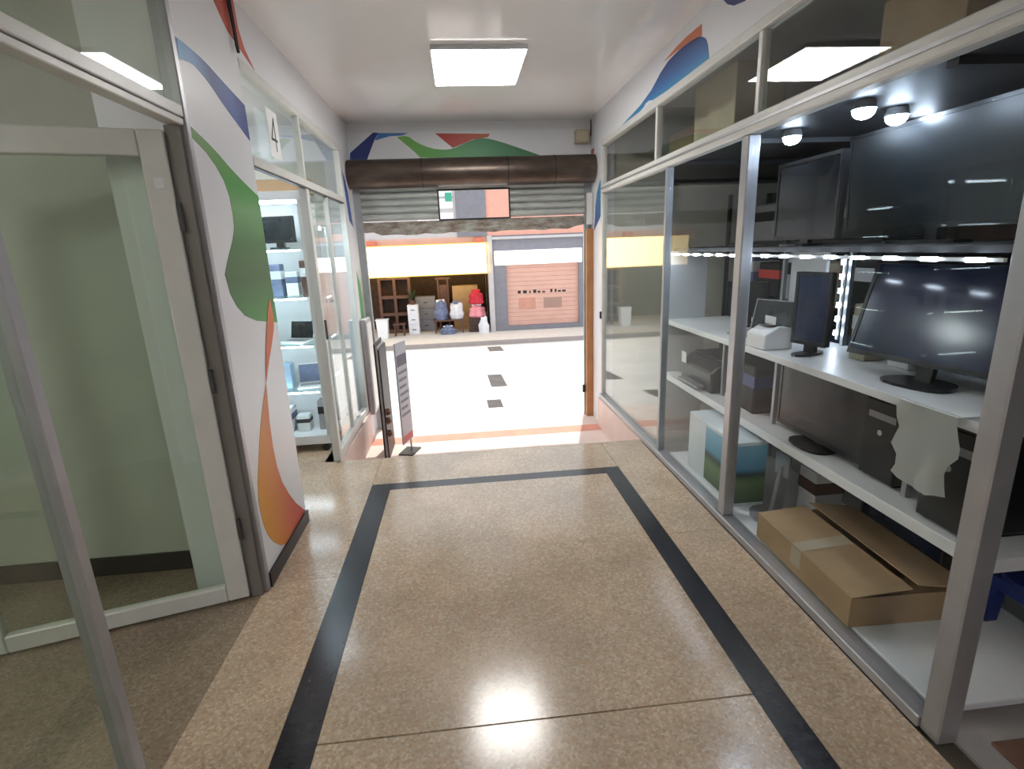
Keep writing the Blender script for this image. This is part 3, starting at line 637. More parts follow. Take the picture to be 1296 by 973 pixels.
sb('shelf', M['shelf_white'], UX0, UX1, UY0 + 0.05, UY1, 0.885, 0.92, bevel=0.002)
sb('shelf', M['black_matte'], UX0 + 0.05, UX1, UY0 + 0.05, UY1, 1.43, 1.455, bevel=0.002)
for y in (UY0 + 0.42, 2.62, 3.2):
    for x in (UX0 + 0.10, UX1 - 0.03):
        for z0, z1 in ((0.0455, 0.4515), (0.5005, 0.8845), (0.9205, 1.4295)):
            if (z0 > 0.9 or z0 < 0.1) and x < 1.8: continue
            sb('upright', M['alu_grey'], x, x + 0.022, y, y + 0.022, z0, z1)
for z0, z1 in ((0.0, 0.4515), (0.5005, 0.8845), (0.9205, 1.4295)):
    sb('end_panel', M['shelf_white'], UX0, UX1 - 0.18, UY1 - 0.02, UY1, z0, z1)
for z0, z1 in ((0.5005, 0.8845), (0.9205, 1.4295)):
    sb('back_panel', M['shelf_white'] if z0 > 0.9 else M['black_matte'], UX1 - 0.018, UX1, 2.83, 3.15 if z0 > 0.9 else 3.94, z0, z1)
sb('back_panel', M['black_matte'], UX1 - 0.018, UX1, 1.4, 2.77, 0.5005, 0.8845)
# LED module strips
def led_strip(label, p0, p1, n, size, out):
    t = thing('led_strip', label, 'led strip', p0)
    d = Vector(p1) - Vector(p0); a = [abs(c) for c in d]
    ax = a.index(max(a)); lo = [-0.006] * 3; hi = [0.006] * 3
    lo[ax] = min(0, d[ax]); hi[ax] = max(0, d[ax])
    part('backing', t, M['white_plastic'], lo[0] - out[0] * .004, hi[0] - out[0] * .004, lo[1] - out[1] * .004, hi[1] - out[1] * .004, lo[2] - out[2] * .004, hi[2] - out[2] * .004)
    first = None
    for i in range(n):
        c = d * ((i + 0.5) / n)
        if first is None:
            first = part('led_module', t, M['led'], -size[0], size[0], -size[1], size[1], -size[2], size[2])
            o = first
        else:
            o = first.copy(); COL.objects.link(o); o.parent = t
        o.location = (c.x + out[0] * .008, c.y + out[1] * .008, c.z + out[2] * .008)
    return t
led_strip('string of white LED modules along the black upper shelf edge', (1.605, 1.45, 1.410), (1.605, 3.95, 1.410), 15, (0.006, 0.028, 0.007), (-1, 0, 0))
led_strip('upright string of white LED modules behind the large monitor', (2.02, 2.66, 0.95), (2.02, 2.66, 1.40), 6, (0.005, 0.009, 0.013), (-1, 0, 0))
# loft over the shop
lf = thing('loft_shelf', 'dark loft board with cartons above the computer shop display', 'loft', (2.7, 2.5, 2.0))
part('board', lf, M['dark_wall'], -1.22, 1.3, -2.4, 2.5, 0.0, 0.03)
for y in (-1.9, -0.9, 0.3, 1.0, 2.0): part('joist', lf, M['dark_wall'], -1.2, 1.3, y, y + 0.04, -0.025, -0.001)
for (x, y), l in zip(((1.64, 2.62), (1.60, 2.10), (1.84, 2.22), (2.15, 2.44)), ('above the narrow upright screen', 'above the large monitor', 'over the middle of the wide television', 'behind the wide television')):
    t = thing('spotlight', 'round white LED spotlight under the loft ' + l, 'spotlight', (x, y, 1.9995))
    bm = bmesh.new(); cyl(bm, (0, 0, -0.03), (0, 0, 0), 0.045, 0.038, n=20); part('housing', t, M['alu'], bm=bm, smooth=True)
    bm = bmesh.new(); bmesh.ops.create_uvsphere(bm, u_segments=16, v_segments=10, radius=0.04)
    for v in bm.verts: v.co.z = v.co.z * 0.75 - 0.036
    part('bulb', t, M['spot'], bm=bm, smooth=True)
def plain_carton(label, loc, size, mat, rz=0):
    t = thing('carton', label, 'carton', loc, rz); w, d, h = size
    part('body', t, mat, -w / 2, w / 2, -d / 2, d / 2, 0, h - 0.003, bevel=0.004)
    part('flap', t, mat, -w / 2, w / 2, -d / 2, -0.003, h - 0.0025, h); part('flap', t, mat, -w / 2, w / 2, 0.003, d / 2, h - 0.0025, h)
    part('tape', t, M['tape'], -w / 2 + 0.0, w / 2, -0.03, 0.03, h + 0.0003, h + 0.001)
    return t
tag(mesh('door_mat', B(-0.36, 0.36, -0.32, 0.32, 0.0, 0.012), plain('brown_mat', (0.17, 0.09, 0.06), 0.9, bump=0.4, bscale=120), loc=(1.86, 0.80, 0.0), bevel=0.004), 'brown coir mat inside the computer shop doorway', 'mat')
plain_carton('tall pale carton on the loft behind the transom glass', (1.80, 3.50, 2.031), (0.30, 0.55, 0.46), M['card_pale'])
plain_carton('brown carton on the loft by the doorway end', (1.80, 1.92, 2.031), (0.34, 0.36, 0.30), M['card'])
plain_carton('dark brown carton on the loft beside the street end', (1.95, 4.25, 2.031), (0.40, 0.45, 0.30), M['card_in'])
plain_carton('wide grey brown carton at the back of the loft', (2.6, 2.9, 2.031), (0.5, 1.1, 0.38), plain('grey_card', (0.30, 0.28, 0.24), 0.8))
# screens on the black upper shelf
monitor('monitor', 'narrow upright screen with a bluish bezel on the black upper shelf', 'monitor', (1.70, 2.56, 1.456), 0.48, 0.38, math.radians(-90), 0, M['screen_satin'], M['black_plastic'], stand=0.03, t=0.035)
monitor('television', 'wide dark television on the black upper shelf under the spotlights', 'television', (1.95, 2.10, 1.456), 0.98, 0.44, math.radians(-90), math.radians(3), M['screen_matte'], stand=0.06, t=0.04)
# stock on the white shelf at counter height
monitor('monitor', 'large blue black monitor on the white shelf near the corner post', 'monitor', (1.76, 1.83, 0.921), 0.66, 0.41, math.radians(-79), math.radians(-17), M['screen_blue'], stand=0.075, t=0.035)
monitor('monitor', 'thin dark monitor standing upright beside the mid window post', 'monitor', (1.72, 2.46, 0.921), 0.20, 0.36, math.radians(-75), 0, M['screen_blue'], stand=0.05, t=0.03)
monitor('monitor', 'small dark monitor standing by the white end panel', 'monitor', (1.93, 3.45, 0.921), 0.30, 0.24, math.radians(-60), 0, M['screen'], stand=0.06, t=0.03)
pn = thing('receipt_printer', 'small white receipt printer on the white shelf beside the mid window post', 'printer', (1.66, 2.70, 0.921))
bm = bmesh.new(); prism(bm, [(-0.08, 0), (0.08, 0), (0.08, 0.11), (0.0, 0.125), (-0.08, 0.08)], 'y', -0.09, 0.09); part('body', pn, M['white_plastic'], bm=bm, bevel=0.008, seg=2)
part('paper_slot', pn, M['black_plastic'], -0.035, 0.03, -0.06, 0.06, 0.122, 0.128); part('paper', pn, M['paper'], -0.002, 0.0, -0.05, 0.05, 0.128, 0.17)
laptop('open grey laptop on the white shelf behind the receipt printer', (1.80, 3.05, 0.921), math.radians(-70), M['grey_plastic'], M['screen_satin'], 0.30, 0.2)
carton('product_box', 'cream accessory box behind the mid window post', 'box', (1.92, 2.30, 0.921), (0.12, 0.10, 0.26), M['beige_box'], band=M['white_plastic'])
carton('product_box', 'pinkish white accessory box between the dark monitors', 'box', (1.95, 2.10, 0.921), (0.10, 0.12, 0.3), M['cloth_white'], band=M['cloth_pink'])
# stock on the middle shelf
def tower(label, loc, size, rz=0):
    t = thing('computer_tower', label, 'computer', loc, rz); w, d, h = size     # front faces -x
    part('case', t, M['black_plastic'], -w / 2 + 0.012, w / 2, -d / 2, d / 2, 0.012, h, bevel=0.004)
    part('front_panel', t, M['black_matte'], -w / 2, -w / 2 + 0.0118, -d / 2, d / 2, 0.012, h, bevel=0.003)
    part('drive_bay', t, M['grey_plastic'], -w / 2 - 0.001, -w / 2 + 0.002, -d / 2 + 0.02, d / 2 - 0.02, h * 0.78, h * 0.86)
    bm = bmesh.new(); cyl(bm, (-w / 2 - 0.003, 0, h * 0.62), (-w / 2 + 0.002, 0, h * 0.62), 0.012, n=12); part('power_button', t, M['alu'], bm=bm)
    for y in (-d / 2 + 0.02, d / 2 - 0.02): part('foot', t, M['black_matte'], -w / 2 + 0.02, w / 2 - 0.02, y - 0.012, y + 0.012, 0, 0.0115)
    return t
tower('black computer tower with a grey drive bay on the middle shelf by the corner post', (1.78, 1.50, 0.501), (0.36, 0.19, 0.36))
tower('black computer tower on the middle shelf behind the long black screen', (1.84, 1.88, 0.501), (0.34, 0.18, 0.34))
monitor('television', 'long black television standing on the middle shelf', 'television', (1.68, 2.28, 0.501), 0.62, 0.33, math.radians(-90), 0, M['screen_matte'], stand=0.03, t=0.05)
pt = thing('printer', 'black printer with a white tag on the middle shelf by the end panel', 'printer', (1.80, 3.50, 0.501))
bm = bmesh.new(); prism(bm, [(-0.18, 0), (0.2, 0), (0.2, 0.2), (-0.10, 0.2), (-0.18, 0.14)], 'y', -0.24, 0.24); part('body', pt, M['black_plastic'], bm=bm, bevel=0.012, seg=2)
part('paper_tray', pt, M['grey_plastic'], -0.24, -0.181, -0.16, 0.16, 0.02, 0.035); part('lid', pt, M['black_matte'], -0.09, 0.19, -0.22, 0.22, 0.201, 0.215, bevel=0.004)
part('price_tag', pt, M['paper'], -0.186, -0.182, 0.15, 0.23, 0.13, 0.21)
carton('product_box', 'black carton standing on the middle shelf behind the mid window post', 'box', (1.78, 2.95, 0.501), (0.25, 0.30, 0.28), M['black_matte'], band=M['blue_plastic'])
# stock on the floor platform
tc = thing('television_carton', 'upright white carton with a blue and green landscape print behind the glass', 'carton', (1.53, 2.86, 0.046))
part('body', tc, plain('pale_blue_white_card', (0.62, 0.70, 0.74), 0.5), -0.09, 0.09, -0.30, 0.30, 0, 0.38, bevel=0.004)
land = gradmat('landscape_print', [(0, (0.05, 0.10, 0.05)), (0.35, (0.14, 0.24, 0.10)), (0.5, (0.03, 0.06, 0.05)), (0.6, (0.10, 0.32, 0.50)), (1, (0.22, 0.50, 0.68))], 'Z', 0.02, 0.36)
part('landscape_print', tc, land, -0.0915, -0.0903, -0.28, 0.06, 0.02, 0.36)
part('landscape_print', tc, land, -0.088, 0.088, -0.3015, -0.3003, 0.02, 0.36)
gs = thing('monitor_stand', 'grey monitor stand without a screen on the floor platform', 'stand', (1.60, 2.42, 0.046))
bm = bmesh.new(); prism(bm, smooth_outline([(-0.13, -0.10), (0.10, -0.13), (0.13, 0.10), (-0.10, 0.13)], 2, 0), 'z', 0, 0.014); part('foot', gs, M['grey_plastic'], bm=bm)
bm = bmesh.new(); box(bm, -0.03, 0.03, -0.015, 0.015, 0.0145, 0.30, Matrix.Rotation(math.radians(8), 4, 'Y')); part('neck', gs, M['grey_plastic'], bm=bm, bevel=0.004)
part('mount_plate', gs, M['alu_grey'], 0.02, 0.03, -0.06, 0.06, 0.24, 0.36)
carton('product_box', 'lilac white carton on the platform beside the grey monitor stand', 'box', (1.85, 2.42, 0.046), (0.16, 0.14, 0.26), M['cloth_white'], band=M['brown_wood'])
monitor('television', 'dark screen standing on the platform below the middle shelf', 'television', (2.0, 2.06, 0.046), 0.50, 0.30, math.radians(-92), 0, M['screen_blue'], stand=0.03, t=0.04)
# open flat cardboard box by the glass
cbx = thing('cardboard_box', 'flat brown cardboard box with loose top flaps behind the corner glass', 'cardboard box', (1.645, 1.915, 0.046), math.radians(-1.5))
BW, BD, BH = 0.245, 0.335, 0.125
th = 0.005
part('base_panel', cbx, M['card'], -BW, BW, -BD, BD, 0, th)
part('side_panel', cbx, M['card'], -BW, -BW + th, -BD, BD, th, BH); part('side_panel', cbx, M['card'], BW - th, BW, -BD, BD, th, BH)
part('end_panel', cbx, M['card'], -BW + th, BW - th, -BD, -BD + th, th, BH); part('end_panel', cbx, M['card'], -BW + th, BW - th, BD - th, BD, th, BH)
def flap(x0, x1, ang, y0=-BD, y1=BD, hinge='l'):
    hx = x0 if hinge == 'l' else x1
    R = Matrix.Translation((hx, 0, BH)) @ Matrix.Rotation(ang, 4, 'Y') @ Matrix.Translation((-hx, 0, -BH))
    bm = bmesh.new(); box(bm, x0, x1, y0, y1, BH + 0.0005, BH + 0.005, R); part('flap', cbx, M['card'], bm=bm)
flap(-BW, -0.005, math.radians(-5)); flap(0.012, BW, math.radians(9), hinge='r')
bm = bmesh.new(); R = Matrix.Translation((-BW, 0, BH)) @ Matrix.Rotation(math.radians(-5), 4, 'Y') @ Matrix.Translation((BW, 0, -BH)); box(bm, -BW, -0.006, -0.02, 0.05, BH + 0.0055, BH + 0.006, R); part('tape', cbx, M['tape'], bm=bm)
part('tape', cbx, M['tape'], -BW - 0.0008, -BW - 0.0002, -0.02, 0.05, 0.04, BH)
part('inner_flap', cbx, M['card_in'], -BW + 0.02, BW - 0.02, -BD + 0.006, -BD + 0.12, BH - 0.02, BH - 0.016)
# crumpled white paper hanging from the white shelf
bm = bmesh.new(); rr = random.Random(11)
cols, rows = 9, 9; grid = []
for j in range(rows):
    row = []
    for i in range(cols):
        u, v = i / (cols - 1), j / (rows - 1)
        wob = 0.018 * math.sin(3.1 * math.pi * v + 0.6) * (1 if i == 0 else 0) + (0.016 * math.sin(4.2 * math.pi * v) if i == cols - 1 else 0)
        row.append(bm.verts.new((rr.uniform(-.006, .006) - 0.012 * math.sin(2.5 * math.pi * u) * v, (u - .5) * (0.25 - 0.05 * v) + wob, -0.28 * v - (0.03 * math.sin(math.pi * u) if j == rows - 1 else 0))))
    grid.append(row)
for j in range(rows - 1):
    for i in range(cols - 1): bm.faces.new((grid[j][i], grid[j][i + 1], grid[j + 1][i + 1], grid[j + 1][i]))
bmesh.ops.solidify(bm, geom=bm.faces[:], thickness=0.003)
ws = thing('paper_sheet', 'crumpled white paper sheet hanging from the shelf edge beside the corner post', 'paper', (1.548, 1.555, 0.93))
part('sheet', ws, M['paper'], bm=bm, smooth=True)
part('shelf_fold', ws, M['paper'], -0.01, 0.09, -0.115, 0.115, -0.006, -0.003)
# blue stool and things right of the corner post
st = thing('plastic_stool', 'dark blue plastic stool under the near end of the shelving', 'stool', (2.07, 1.45, 0))
bm = bmesh.new(); prism(bm, smooth_outline([(-0.14, -0.14), (0.14, -0.14), (0.14, 0.14), (-0.14, 0.14)], 2, 0), 'z', 0.235, 0.26); part('seat', st, M['blue_plastic'], bm=bm)
part('apron', st, M['blue_plastic'], -0.125, 0.125, -0.125, 0.125, 0.18, 0.234, bevel=0.004)
for sx in (-1, 1):
    for sy in (-1, 1):
        bm = bmesh.new(); prism(bm, [(sx * 0.155, 0), (sx * 0.105, 0), (sx * 0.085, 0.179), (sx * 0.125, 0.179)], 'y', min(sy * 0.095, sy * 0.135), max(sy * 0.095, sy * 0.135)); part('leg', st, M['blue_plastic'], bm=bm)
part('stretcher', st, M['blue_plastic'], -0.10, 0.10, -0.13, -0.12, 0.07, 0.10)
monitor('television', 'big black television standing on the far end of the middle shelf by the doorway', 'television', (2.12, 1.45, 0.045), 0.5, 0.30, math.radians(-20), 0, M['screen'], stand=0.46, t=0.05) if False else None
tb = thing('television_box', 'large plain black television box behind the shop doorway', 'box', (2.47, 1.60, 0.0))
part('body', tb, M['black_matte'], -0.20, 0.20, -0.45, 0.45, 0, 1.1, bevel=0.006); part('flap', tb, M['black_plastic'], -0.19, 0.19, -0.44, 0.44, 1.1005, 1.104); part('handle_hole', tb, M['alu_dark'], -0.2015, -0.2003, -0.06, 0.06, 0.85, 0.89)
# dark stock rack standing behind the window shelving
sr = thing('stock_rack', 'dark metal stock rack behind the white shelving', 'rack', (2.70, 3.95, 0))
for x in (-0.2, 0.17):
    for y in (-0.95, 0.0, 0.92): part('upright', sr, M['dark_steel'], x, x + 0.03, y, y + 0.03, 0, 1.90)
RZ = (0.10, 0.55, 1.00, 1.45)
for z in RZ: part('shelf', sr, M['dark_steel'], -0.168, 0.168, -0.95, 0.95, z, z + 0.02)
part('back_sheet', sr, M['black_matte'], 0.201, 0.21, -0.95, 0.95, 0.05, 1.90)
for y, k, w, h, m, b, l in ((3.18, 2, .30, .34, 'black_matte', 'cloth_white', 'black carton with white band on the stock rack near the monitors'), (3.55, 2, .26, .30, 'beige_box', 'salmon', 'cream carton with salmon band on the stock rack'), (3.90, 2, .26, .36, 'cloth_white', 'ink', 'white carton with black band on the stock rack'),
        (4.25, 2, .30, .28, 'black_matte', 'red_plastic', 'black carton with red band on the stock rack'), (4.62, 2, .24, .36, 'cloth_blue', 'white_plastic', 'blue grey carton with white band on the stock rack'),
        (3.25, 3, .40, .26, 'black_matte', 'grey_plastic', 'wide black carton with grey band on the top rack shelf'), (3.80, 3, .34, .22, 'black_matte', 'red_plastic', 'black carton with red band on the top rack shelf'), (4.45, 3, .50, .30, 'grey_plastic', 'black_plastic', 'grey carton with black band on the top rack shelf'),
        (3.30, 1, .40, .34, 'black_matte', 'blue_plastic', 'black carton with blue band low on the stock rack'), (3.95, 1, .44, .30, 'card', 'tape', 'brown carton low on the stock rack'), (4.55, 1, .36, .36, 'black_plastic', 'white_plastic', 'glossy black carton with white band low on the stock rack')):
    carton('product_box', l, 'box', (2.68, y, RZ[k] + 0.021), (0.24, w, h), M[m], band=M[b])
# back-wall shelf with bright boxes
bs = thing('wall_shelf', 'grey wall shelf deep inside the computer shop', 'shelf', (3.95, 3.4, 1.0))
for z in (0.0, 0.40): part('shelf', bs, M['alu_grey'], -0.30, 0.148, -1.6, 1.6, z, z + 0.025)
for y in (-1.55, 0.0, 1.55): part('bracket', bs, M['alu_grey'], 0.10, 0.148, y - 0.01, y + 0.01, 0.0255, 0.3995)
cx = [(2.45, 0.40, 'beige_box', 'cream carton at the doorway end of the back wall shelf'), (2.95, 0.42, 'cloth_white', 'wide white carton on the back wall shelf beside the cream carton'), (3.55, 0.30, 'salmon', 'salmon carton on the back wall shelf'), (3.95, 0.26, 'beige_box', 'small cream carton next to the salmon carton'), (4.55, 0.40, 'red_plastic', 'bright red carton on the back wall shelf')]
for y, w, m, l in cx: carton('product_box', l, 'box', (3.78, y, 1.426), (0.22, w, 0.24), M[m], band=M['white_plastic'])
for y, w, m, l in ((2.3, .4, 'cloth_blue', 'blue grey carton on the lower back wall shelf'), (3.0, .5, 'cloth_white', 'white carton on the lower back wall shelf'), (3.7, .36, 'card_pale', 'pale brown carton on the lower back wall shelf'), (4.4, .4, 'cloth_pink', 'pink carton on the lower back wall shelf')):
    carton('product_box', l, 'box', (3.78, y, 1.026), (0.22, w, 0.28), M[m], band=M['white_plastic'])

# ------------------------------------------------------------------ the entrance: signs by the shutter
sg = thing('sign_stand', 'narrow grey notice board on a thin leg at the entrance step', 'sign', (-0.573, 4.65, -0.30), math.radians(72))
part('panel', sg, plain('grey_notice_panel', (0.42, 0.43, 0.48), 0.4), -0.11, 0.11, -0.008, 0.008, 0.115, 1.04, bevel=0.002)
for s in (-1, 1):
    y0, y1 = (-0.0095, -0.0083) if s < 0 else (0.0083, 0.0095)
    part('header_print', sg, plain('notice_header', (0.10, 0.10, 0.15), 0.5), -0.10, 0.10, y0, y1, 0.83, 0.93)
    for k in range(7): part('text_line', sg, plain('notice_text', (0.17, 0.17, 0.22), 0.5) if k == 0 and s < 0 else bpy.data.materials['notice_text'], -0.09, 0.09 - 0.02 * (k % 3), y0, y1, 0.76 - 0.065 * k, 0.785 - 0.065 * k)
    part('footer_print', sg, plain('notice_footer', (0.5, 0.12, 0.12), 0.5), -0.10, 0.10, y0, y1, 0.13, 0.19)
bm = bmesh.new(); cyl(bm, (0.06, 0, 0.012), (0.06, 0, 0.114), 0.008, n=10); part('leg', sg, M['alu_grey'], bm=bm)
part('foot', sg, M['dark_steel'], -0.08, 0.12, -0.07, 0.07, 0, 0.012)
gt = thing('folded_gate', 'folded dark metal gate standing on edge with rusty clamps by the step', 'gate', (-0.755, 4.62, -0.30))
part('leaf', gt, M['dark_steel'], -0.022, -0.010, -0.10, 0.30, 0.0, 1.05); part('leaf', gt, M['alu'], -0.0095, 0.0095, -0.09, 0.29, 0.02, 1.02); part('leaf', gt, M['dark_steel'], 0.010, 0.022, -0.10, 0.30, 0.0, 1.00)
for z in (0.26, 0.38, 0.46):
    bm = bmesh.new(); cyl(bm, (0.0225, -0.06, z - 0.03), (0.055, -0.06, z - 0.02), 0.035, 0.025, n=12); part('clamp', gt, plain('rusty_clamp', (0.16, 0.07, 0.03), 0.7, var=0.3), bm=bm)
mp = thing('meter_box', 'tall light grey metal box on the left pilaster', 'box', (LX + 0.001, 5.22, -0.05))
part('case', mp, M['alu'], 0.0, 0.06, -0.13, 0.13, 0.0, 0.95, bevel=0.015, seg=2); part('door', mp, M['alu_white'], 0.0605, 0.066, -0.11, 0.11, 0.05, 0.90, bevel=0.002)

# ------------------------------------------------------------------ the street and the shops across it
def quad_slab(name, mat, label, cat, ya, za, yb, zb, x0=-14, x1=16, t=0.2):
    bm = bmesh.new(); prism(bm, [(ya, za), (yb, zb), (yb, zb - t), (ya, za - t)], 'x', x0, x1)
    return struct(name, bm, mat, label, cat)
road = quad_slab('road', M['road'], 'bright sunlit pale concrete street', 'road', 5.62, -0.305, 15.2, -1.22)
for k, (y0, y1, x0, x1) in enumerate(((6.05, 6.55, 0.24, 0.42), (7.6, 8.9, 0.36, 0.60), (13.2, 14.6, 0.62, 1.0))):
    za, zb = -0.305 - 0.915 * (y0 - 5.62) / 9.58, -0.305 - 0.915 * (y1 - 5.62) / 9.58
    bm = bmesh.new(); prism(bm, [(y0, za + 0.004), (y1, zb + 0.004), (y1, zb + 0.0005), (y0, za + 0.0005)], 'x', x0, x1); mesh('dark_patch', bm, M['grate'], road)
pv = struct('pavement', B(-14, 16, 15.3, 17.0, -1.4, -1.10), M['pave'], 'pale pavement in front of the shops across the street', 'pavement')
struct('kerb', B(-14, 16, 15.2, 15.299, -1.42, -1.10), M['kerb'], 'grey kerb along the far side of the street', 'kerb')
FY = 17.0
bl = tag(thing('opposite_building', 'two storey shop building across the street with grey pillars and salmon panels', 'building', (0.9, FY, -1.10)), kind=None)
def fb(name, mat, x0, x1, y0, y1, z0, z1, **k): return part(name, bl, mat, x0 - 0.9, x1 - 0.9, y0 - FY, y1 - FY, z0 + 1.10, z1 + 1.10, **k)
fb('wall', M['pale_facade'], -14, -5.25, FY, FY + 0.3, -1.10, 3.9)
fb('wall', M['pale_facade'], 4.1, 16, FY, FY + 0.3, -1.10, 3.9)
fb('pillar', M['pale_facade'], 0.88, 1.04, FY - 0.06, FY + 0.3, -1.10, 1.9)
fb('pillar', M['grey_facade'], -5.25, -4.92, FY - 0.02, FY + 0.3, -1.10, 1.9)
fb('wall', M['grey_facade'], 1.04, 1.46, FY, FY + 0.25, -1.10, 1.9)
fb('wall', M['grey_facade'], 3.80, 4.1, FY, FY + 0.25, -1.10, 1.9)
fb('wall', M['grey_facade'], 1.46, 3.80, FY, FY + 0.25, 1.02, 1.9)
fb('sill', M['grey_facade'], 1.46, 3.80, FY - 0.01, FY + 0.25, -1.10, -0.95)
fb('ledge', M['pale_facade'], 1.04, 4.1, FY - 0.12, FY - 0.001, 1.78, 1.86)
fb('wall', M['salmon'], -4.92, 0.88, FY, FY + 0.3, 1.55, 1.9)
fb('wall', M['pale_facade'], -5.25, -0.02, FY, FY + 0.3, 1.9, 3.9)
for z in (2.35, 2.75, 3.1): fb('wall_panel', M['shelf_white'], -1.2, -0.10, FY - 0.03, FY - 0.001, z, z + 0.28)
fb('green_sign', M['teal'], -0.32, -0.12, FY - 0.06, FY - 0.031, 2.95, 3.2)
fb('upper_pillar', M['grey_facade'], -0.02, 0.90, FY - 0.05, FY + 0.3, 1.9, 3.9)
fb('wall', M['salmon_dk'] if False else plain('bright_salmon', (0.72, 0.36, 0.28), 0.6), 0.90, 4.1, FY, FY + 0.3, 1.9, 3.9)
fb('roof', M['pale_facade'], -14, 16, FY - 0.05, FY + 4, 3.9, 4.0)
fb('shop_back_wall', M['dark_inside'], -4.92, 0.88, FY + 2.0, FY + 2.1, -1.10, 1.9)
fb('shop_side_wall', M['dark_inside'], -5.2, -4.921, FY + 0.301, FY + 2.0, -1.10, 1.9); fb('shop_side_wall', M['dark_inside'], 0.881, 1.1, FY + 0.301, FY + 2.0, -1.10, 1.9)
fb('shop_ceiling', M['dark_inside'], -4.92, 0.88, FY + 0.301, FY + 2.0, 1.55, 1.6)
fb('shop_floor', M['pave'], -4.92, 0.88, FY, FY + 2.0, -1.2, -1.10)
# shutter across the street: ribbed salmon leaf with stencilled marks
osh = thing('salmon_shutter', 'closed salmon pink shop shutter with dark stencil marks across the street', 'shutter', (2.63, FY, -0.95))
n = 14
for k in range(n): part('shutter_slat', osh, M['salmon'], -1.17, 1.17, 0.10, 0.13, 1.97 * k / n + 0.004, 1.97 * (k + 1) / n - 0.002)
part('backing', osh, M['salmon'], -1.17, 1.17, 0.131, 0.15, 0, 1.97)
rr = random.Random(5)
x = -0.82
while x < 0.72:
    w = rr.uniform(0.05, 0.13); h = rr.uniform(0.05, 0.11)
    part('stencil_mark', osh, M['ink'], x, x + w, 0.0985, 0.0997, 1.02, 1.02 + h); x += w + rr.uniform(0.04, 0.08) + (0.12 if -0.15 < x < 0.0 else 0)
part('notice_patch', osh, plain('faded_notice', (0.36, 0.22, 0.18), 0.6), 0.02, 0.62, 0.0985, 0.0997, 0.52, 0.86)
part('notice_patch', osh, plain('faint_notice', (0.55, 0.27, 0.20), 0.6), -0.80, -0.25, 0.0985, 0.0997, 0.50, 0.88)
ys = thing('yellow_sign', 'wide glowing yellow signboard over the open shop across the street', 'sign', (-1.88, FY - 0.02, 0.79))
bm = bmesh.new(); box(bm, -2.72, 2.72, -0.16, 0.0, 0.0, 0.90); part('lightbox', ys, M['sign_yellow'], bm=bm, bevel=0.01)
edge = plain('yellow_trim', (0.80, 0.50, 0.08), 0.5)
part('edge_trim', ys, edge, -2.75, 2.75, -0.17, 0.0, -0.03, -0.001); part('edge_trim', ys, edge, -2.75, 2.75, -0.17, 0.0, 0.901, 0.93)
for x in (-2.5, -0.76, 2.5): part('bracket', ys, M['salmon_dk'], x - 0.14, x + 0.14, -0.14, 0.018, 0.931, 1.06)
wsg = thing('white_sign', 'long white lit signboard over the salmon shutter across the street', 'sign', (2.46, FY - 0.13, 1.0))
part('lightbox', wsg, M['sign_white'], -1.38, 1.38, -0.14, 0.0, 0.0, 0.43, bevel=0.01); part('mounting_rail', wsg, M['grey_facade'], -1.38, 1.38, 0.001, 0.128, 0.10, 0.2); part('end_cap', wsg, M['grey_facade'], -1.40, -1.381, -0.14, 0.0, 0.0, 0.43); part('end_cap', wsg, M['grey_facade'], 1.381, 1.40, -0.14, 0.0, 0.0, 0.43)
# goods in the open shop
F0 = -1.10
rk = thing('bookcase', 'dark brown open bookcase in the shop across the street', 'bookcase', (-2.18, FY + 0.9, F0))
for x in (-0.52, -0.04, 0.44): part('upright', rk, M['brown_wood'], x, x + 0.09, -0.2, 0.2, 0, 1.75)
for z in (0.02, 0.58, 1.14): part('shelf', rk, M['brown_wood'], -0.429, -0.041, -0.2, 0.2, z, z + 0.10); part('shelf', rk, M['brown_wood'], 0.051, 0.439, -0.2, 0.2, z, z + 0.10)
part('top_board', rk, M['brown_wood'], -0.52, 0.53, -0.2, 0.2, 1.751, 1.80); part('back_board', rk, M['dark_inside'], -0.52, 0.53, 0.201, 0.215, 0, 1.75)
carton('product_box', 'cream and orange box on top of the dark bookcase', 'box', (-2.05, FY + 0.9, F0 + 1.801), (0.7, 0.25, 0.26), M['beige_box'], band=M['salmon_dk'])
def drawer_cabinet(label, loc, w, d, h, mat, nd):
    t = thing('drawer_cabinet', label, 'cabinet', loc)
    part('body', t, mat, -w / 2, w / 2, -d / 2, d / 2, 0, h)
    for k in range(nd):
        dr = part('drawer', t, mat, -w / 2 + 0.02, w / 2 - 0.02, -d / 2 - 0.02, -d / 2 - 0.001, h * k / nd + 0.02, h * (k + 1) / nd - 0.02)
        part('handle', dr, M['dark_steel'], -0.06, 0.06, -d / 2 - 0.035, -d / 2 - 0.0205, h * (k + .5) / nd - 0.01, h * (k + .5) / nd + 0.01)
drawer_cabinet('white drawer cabinet in front of the bookcase across the street', (-1.60, FY + 0.45, F0), 0.34, 0.35, 0.95, M['cloth_white'], 3)
drawer_cabinet('grey drawer cabinet in the middle of the shop across the street', (-1.22, FY + 1.1, F0), 0.66, 0.4, 1.15, M['grey_facade'], 3)
bn = thing('waste_bin', 'small white bin on the pavement in front of the bookcase', 'bin', (-2.52, FY - 0.25, F0))
bm = bmesh.new(); prism(bm, [(-0.15, 0), (0.15, 0), (0.18, 0.58), (-0.18, 0.58)], 'y', -0.15, 0.15); part('body', bn, M['white_plastic'], bm=bm, bevel=0.01); part('rim', bn, M['white_plastic'], -0.195, 0.195, -0.165, 0.165, 0.581, 0.61)
sl = thing('low_stool', 'small dark wooden stool beside the white drawer cabinet', 'stool', (-2.05, FY + 0.15, F0))
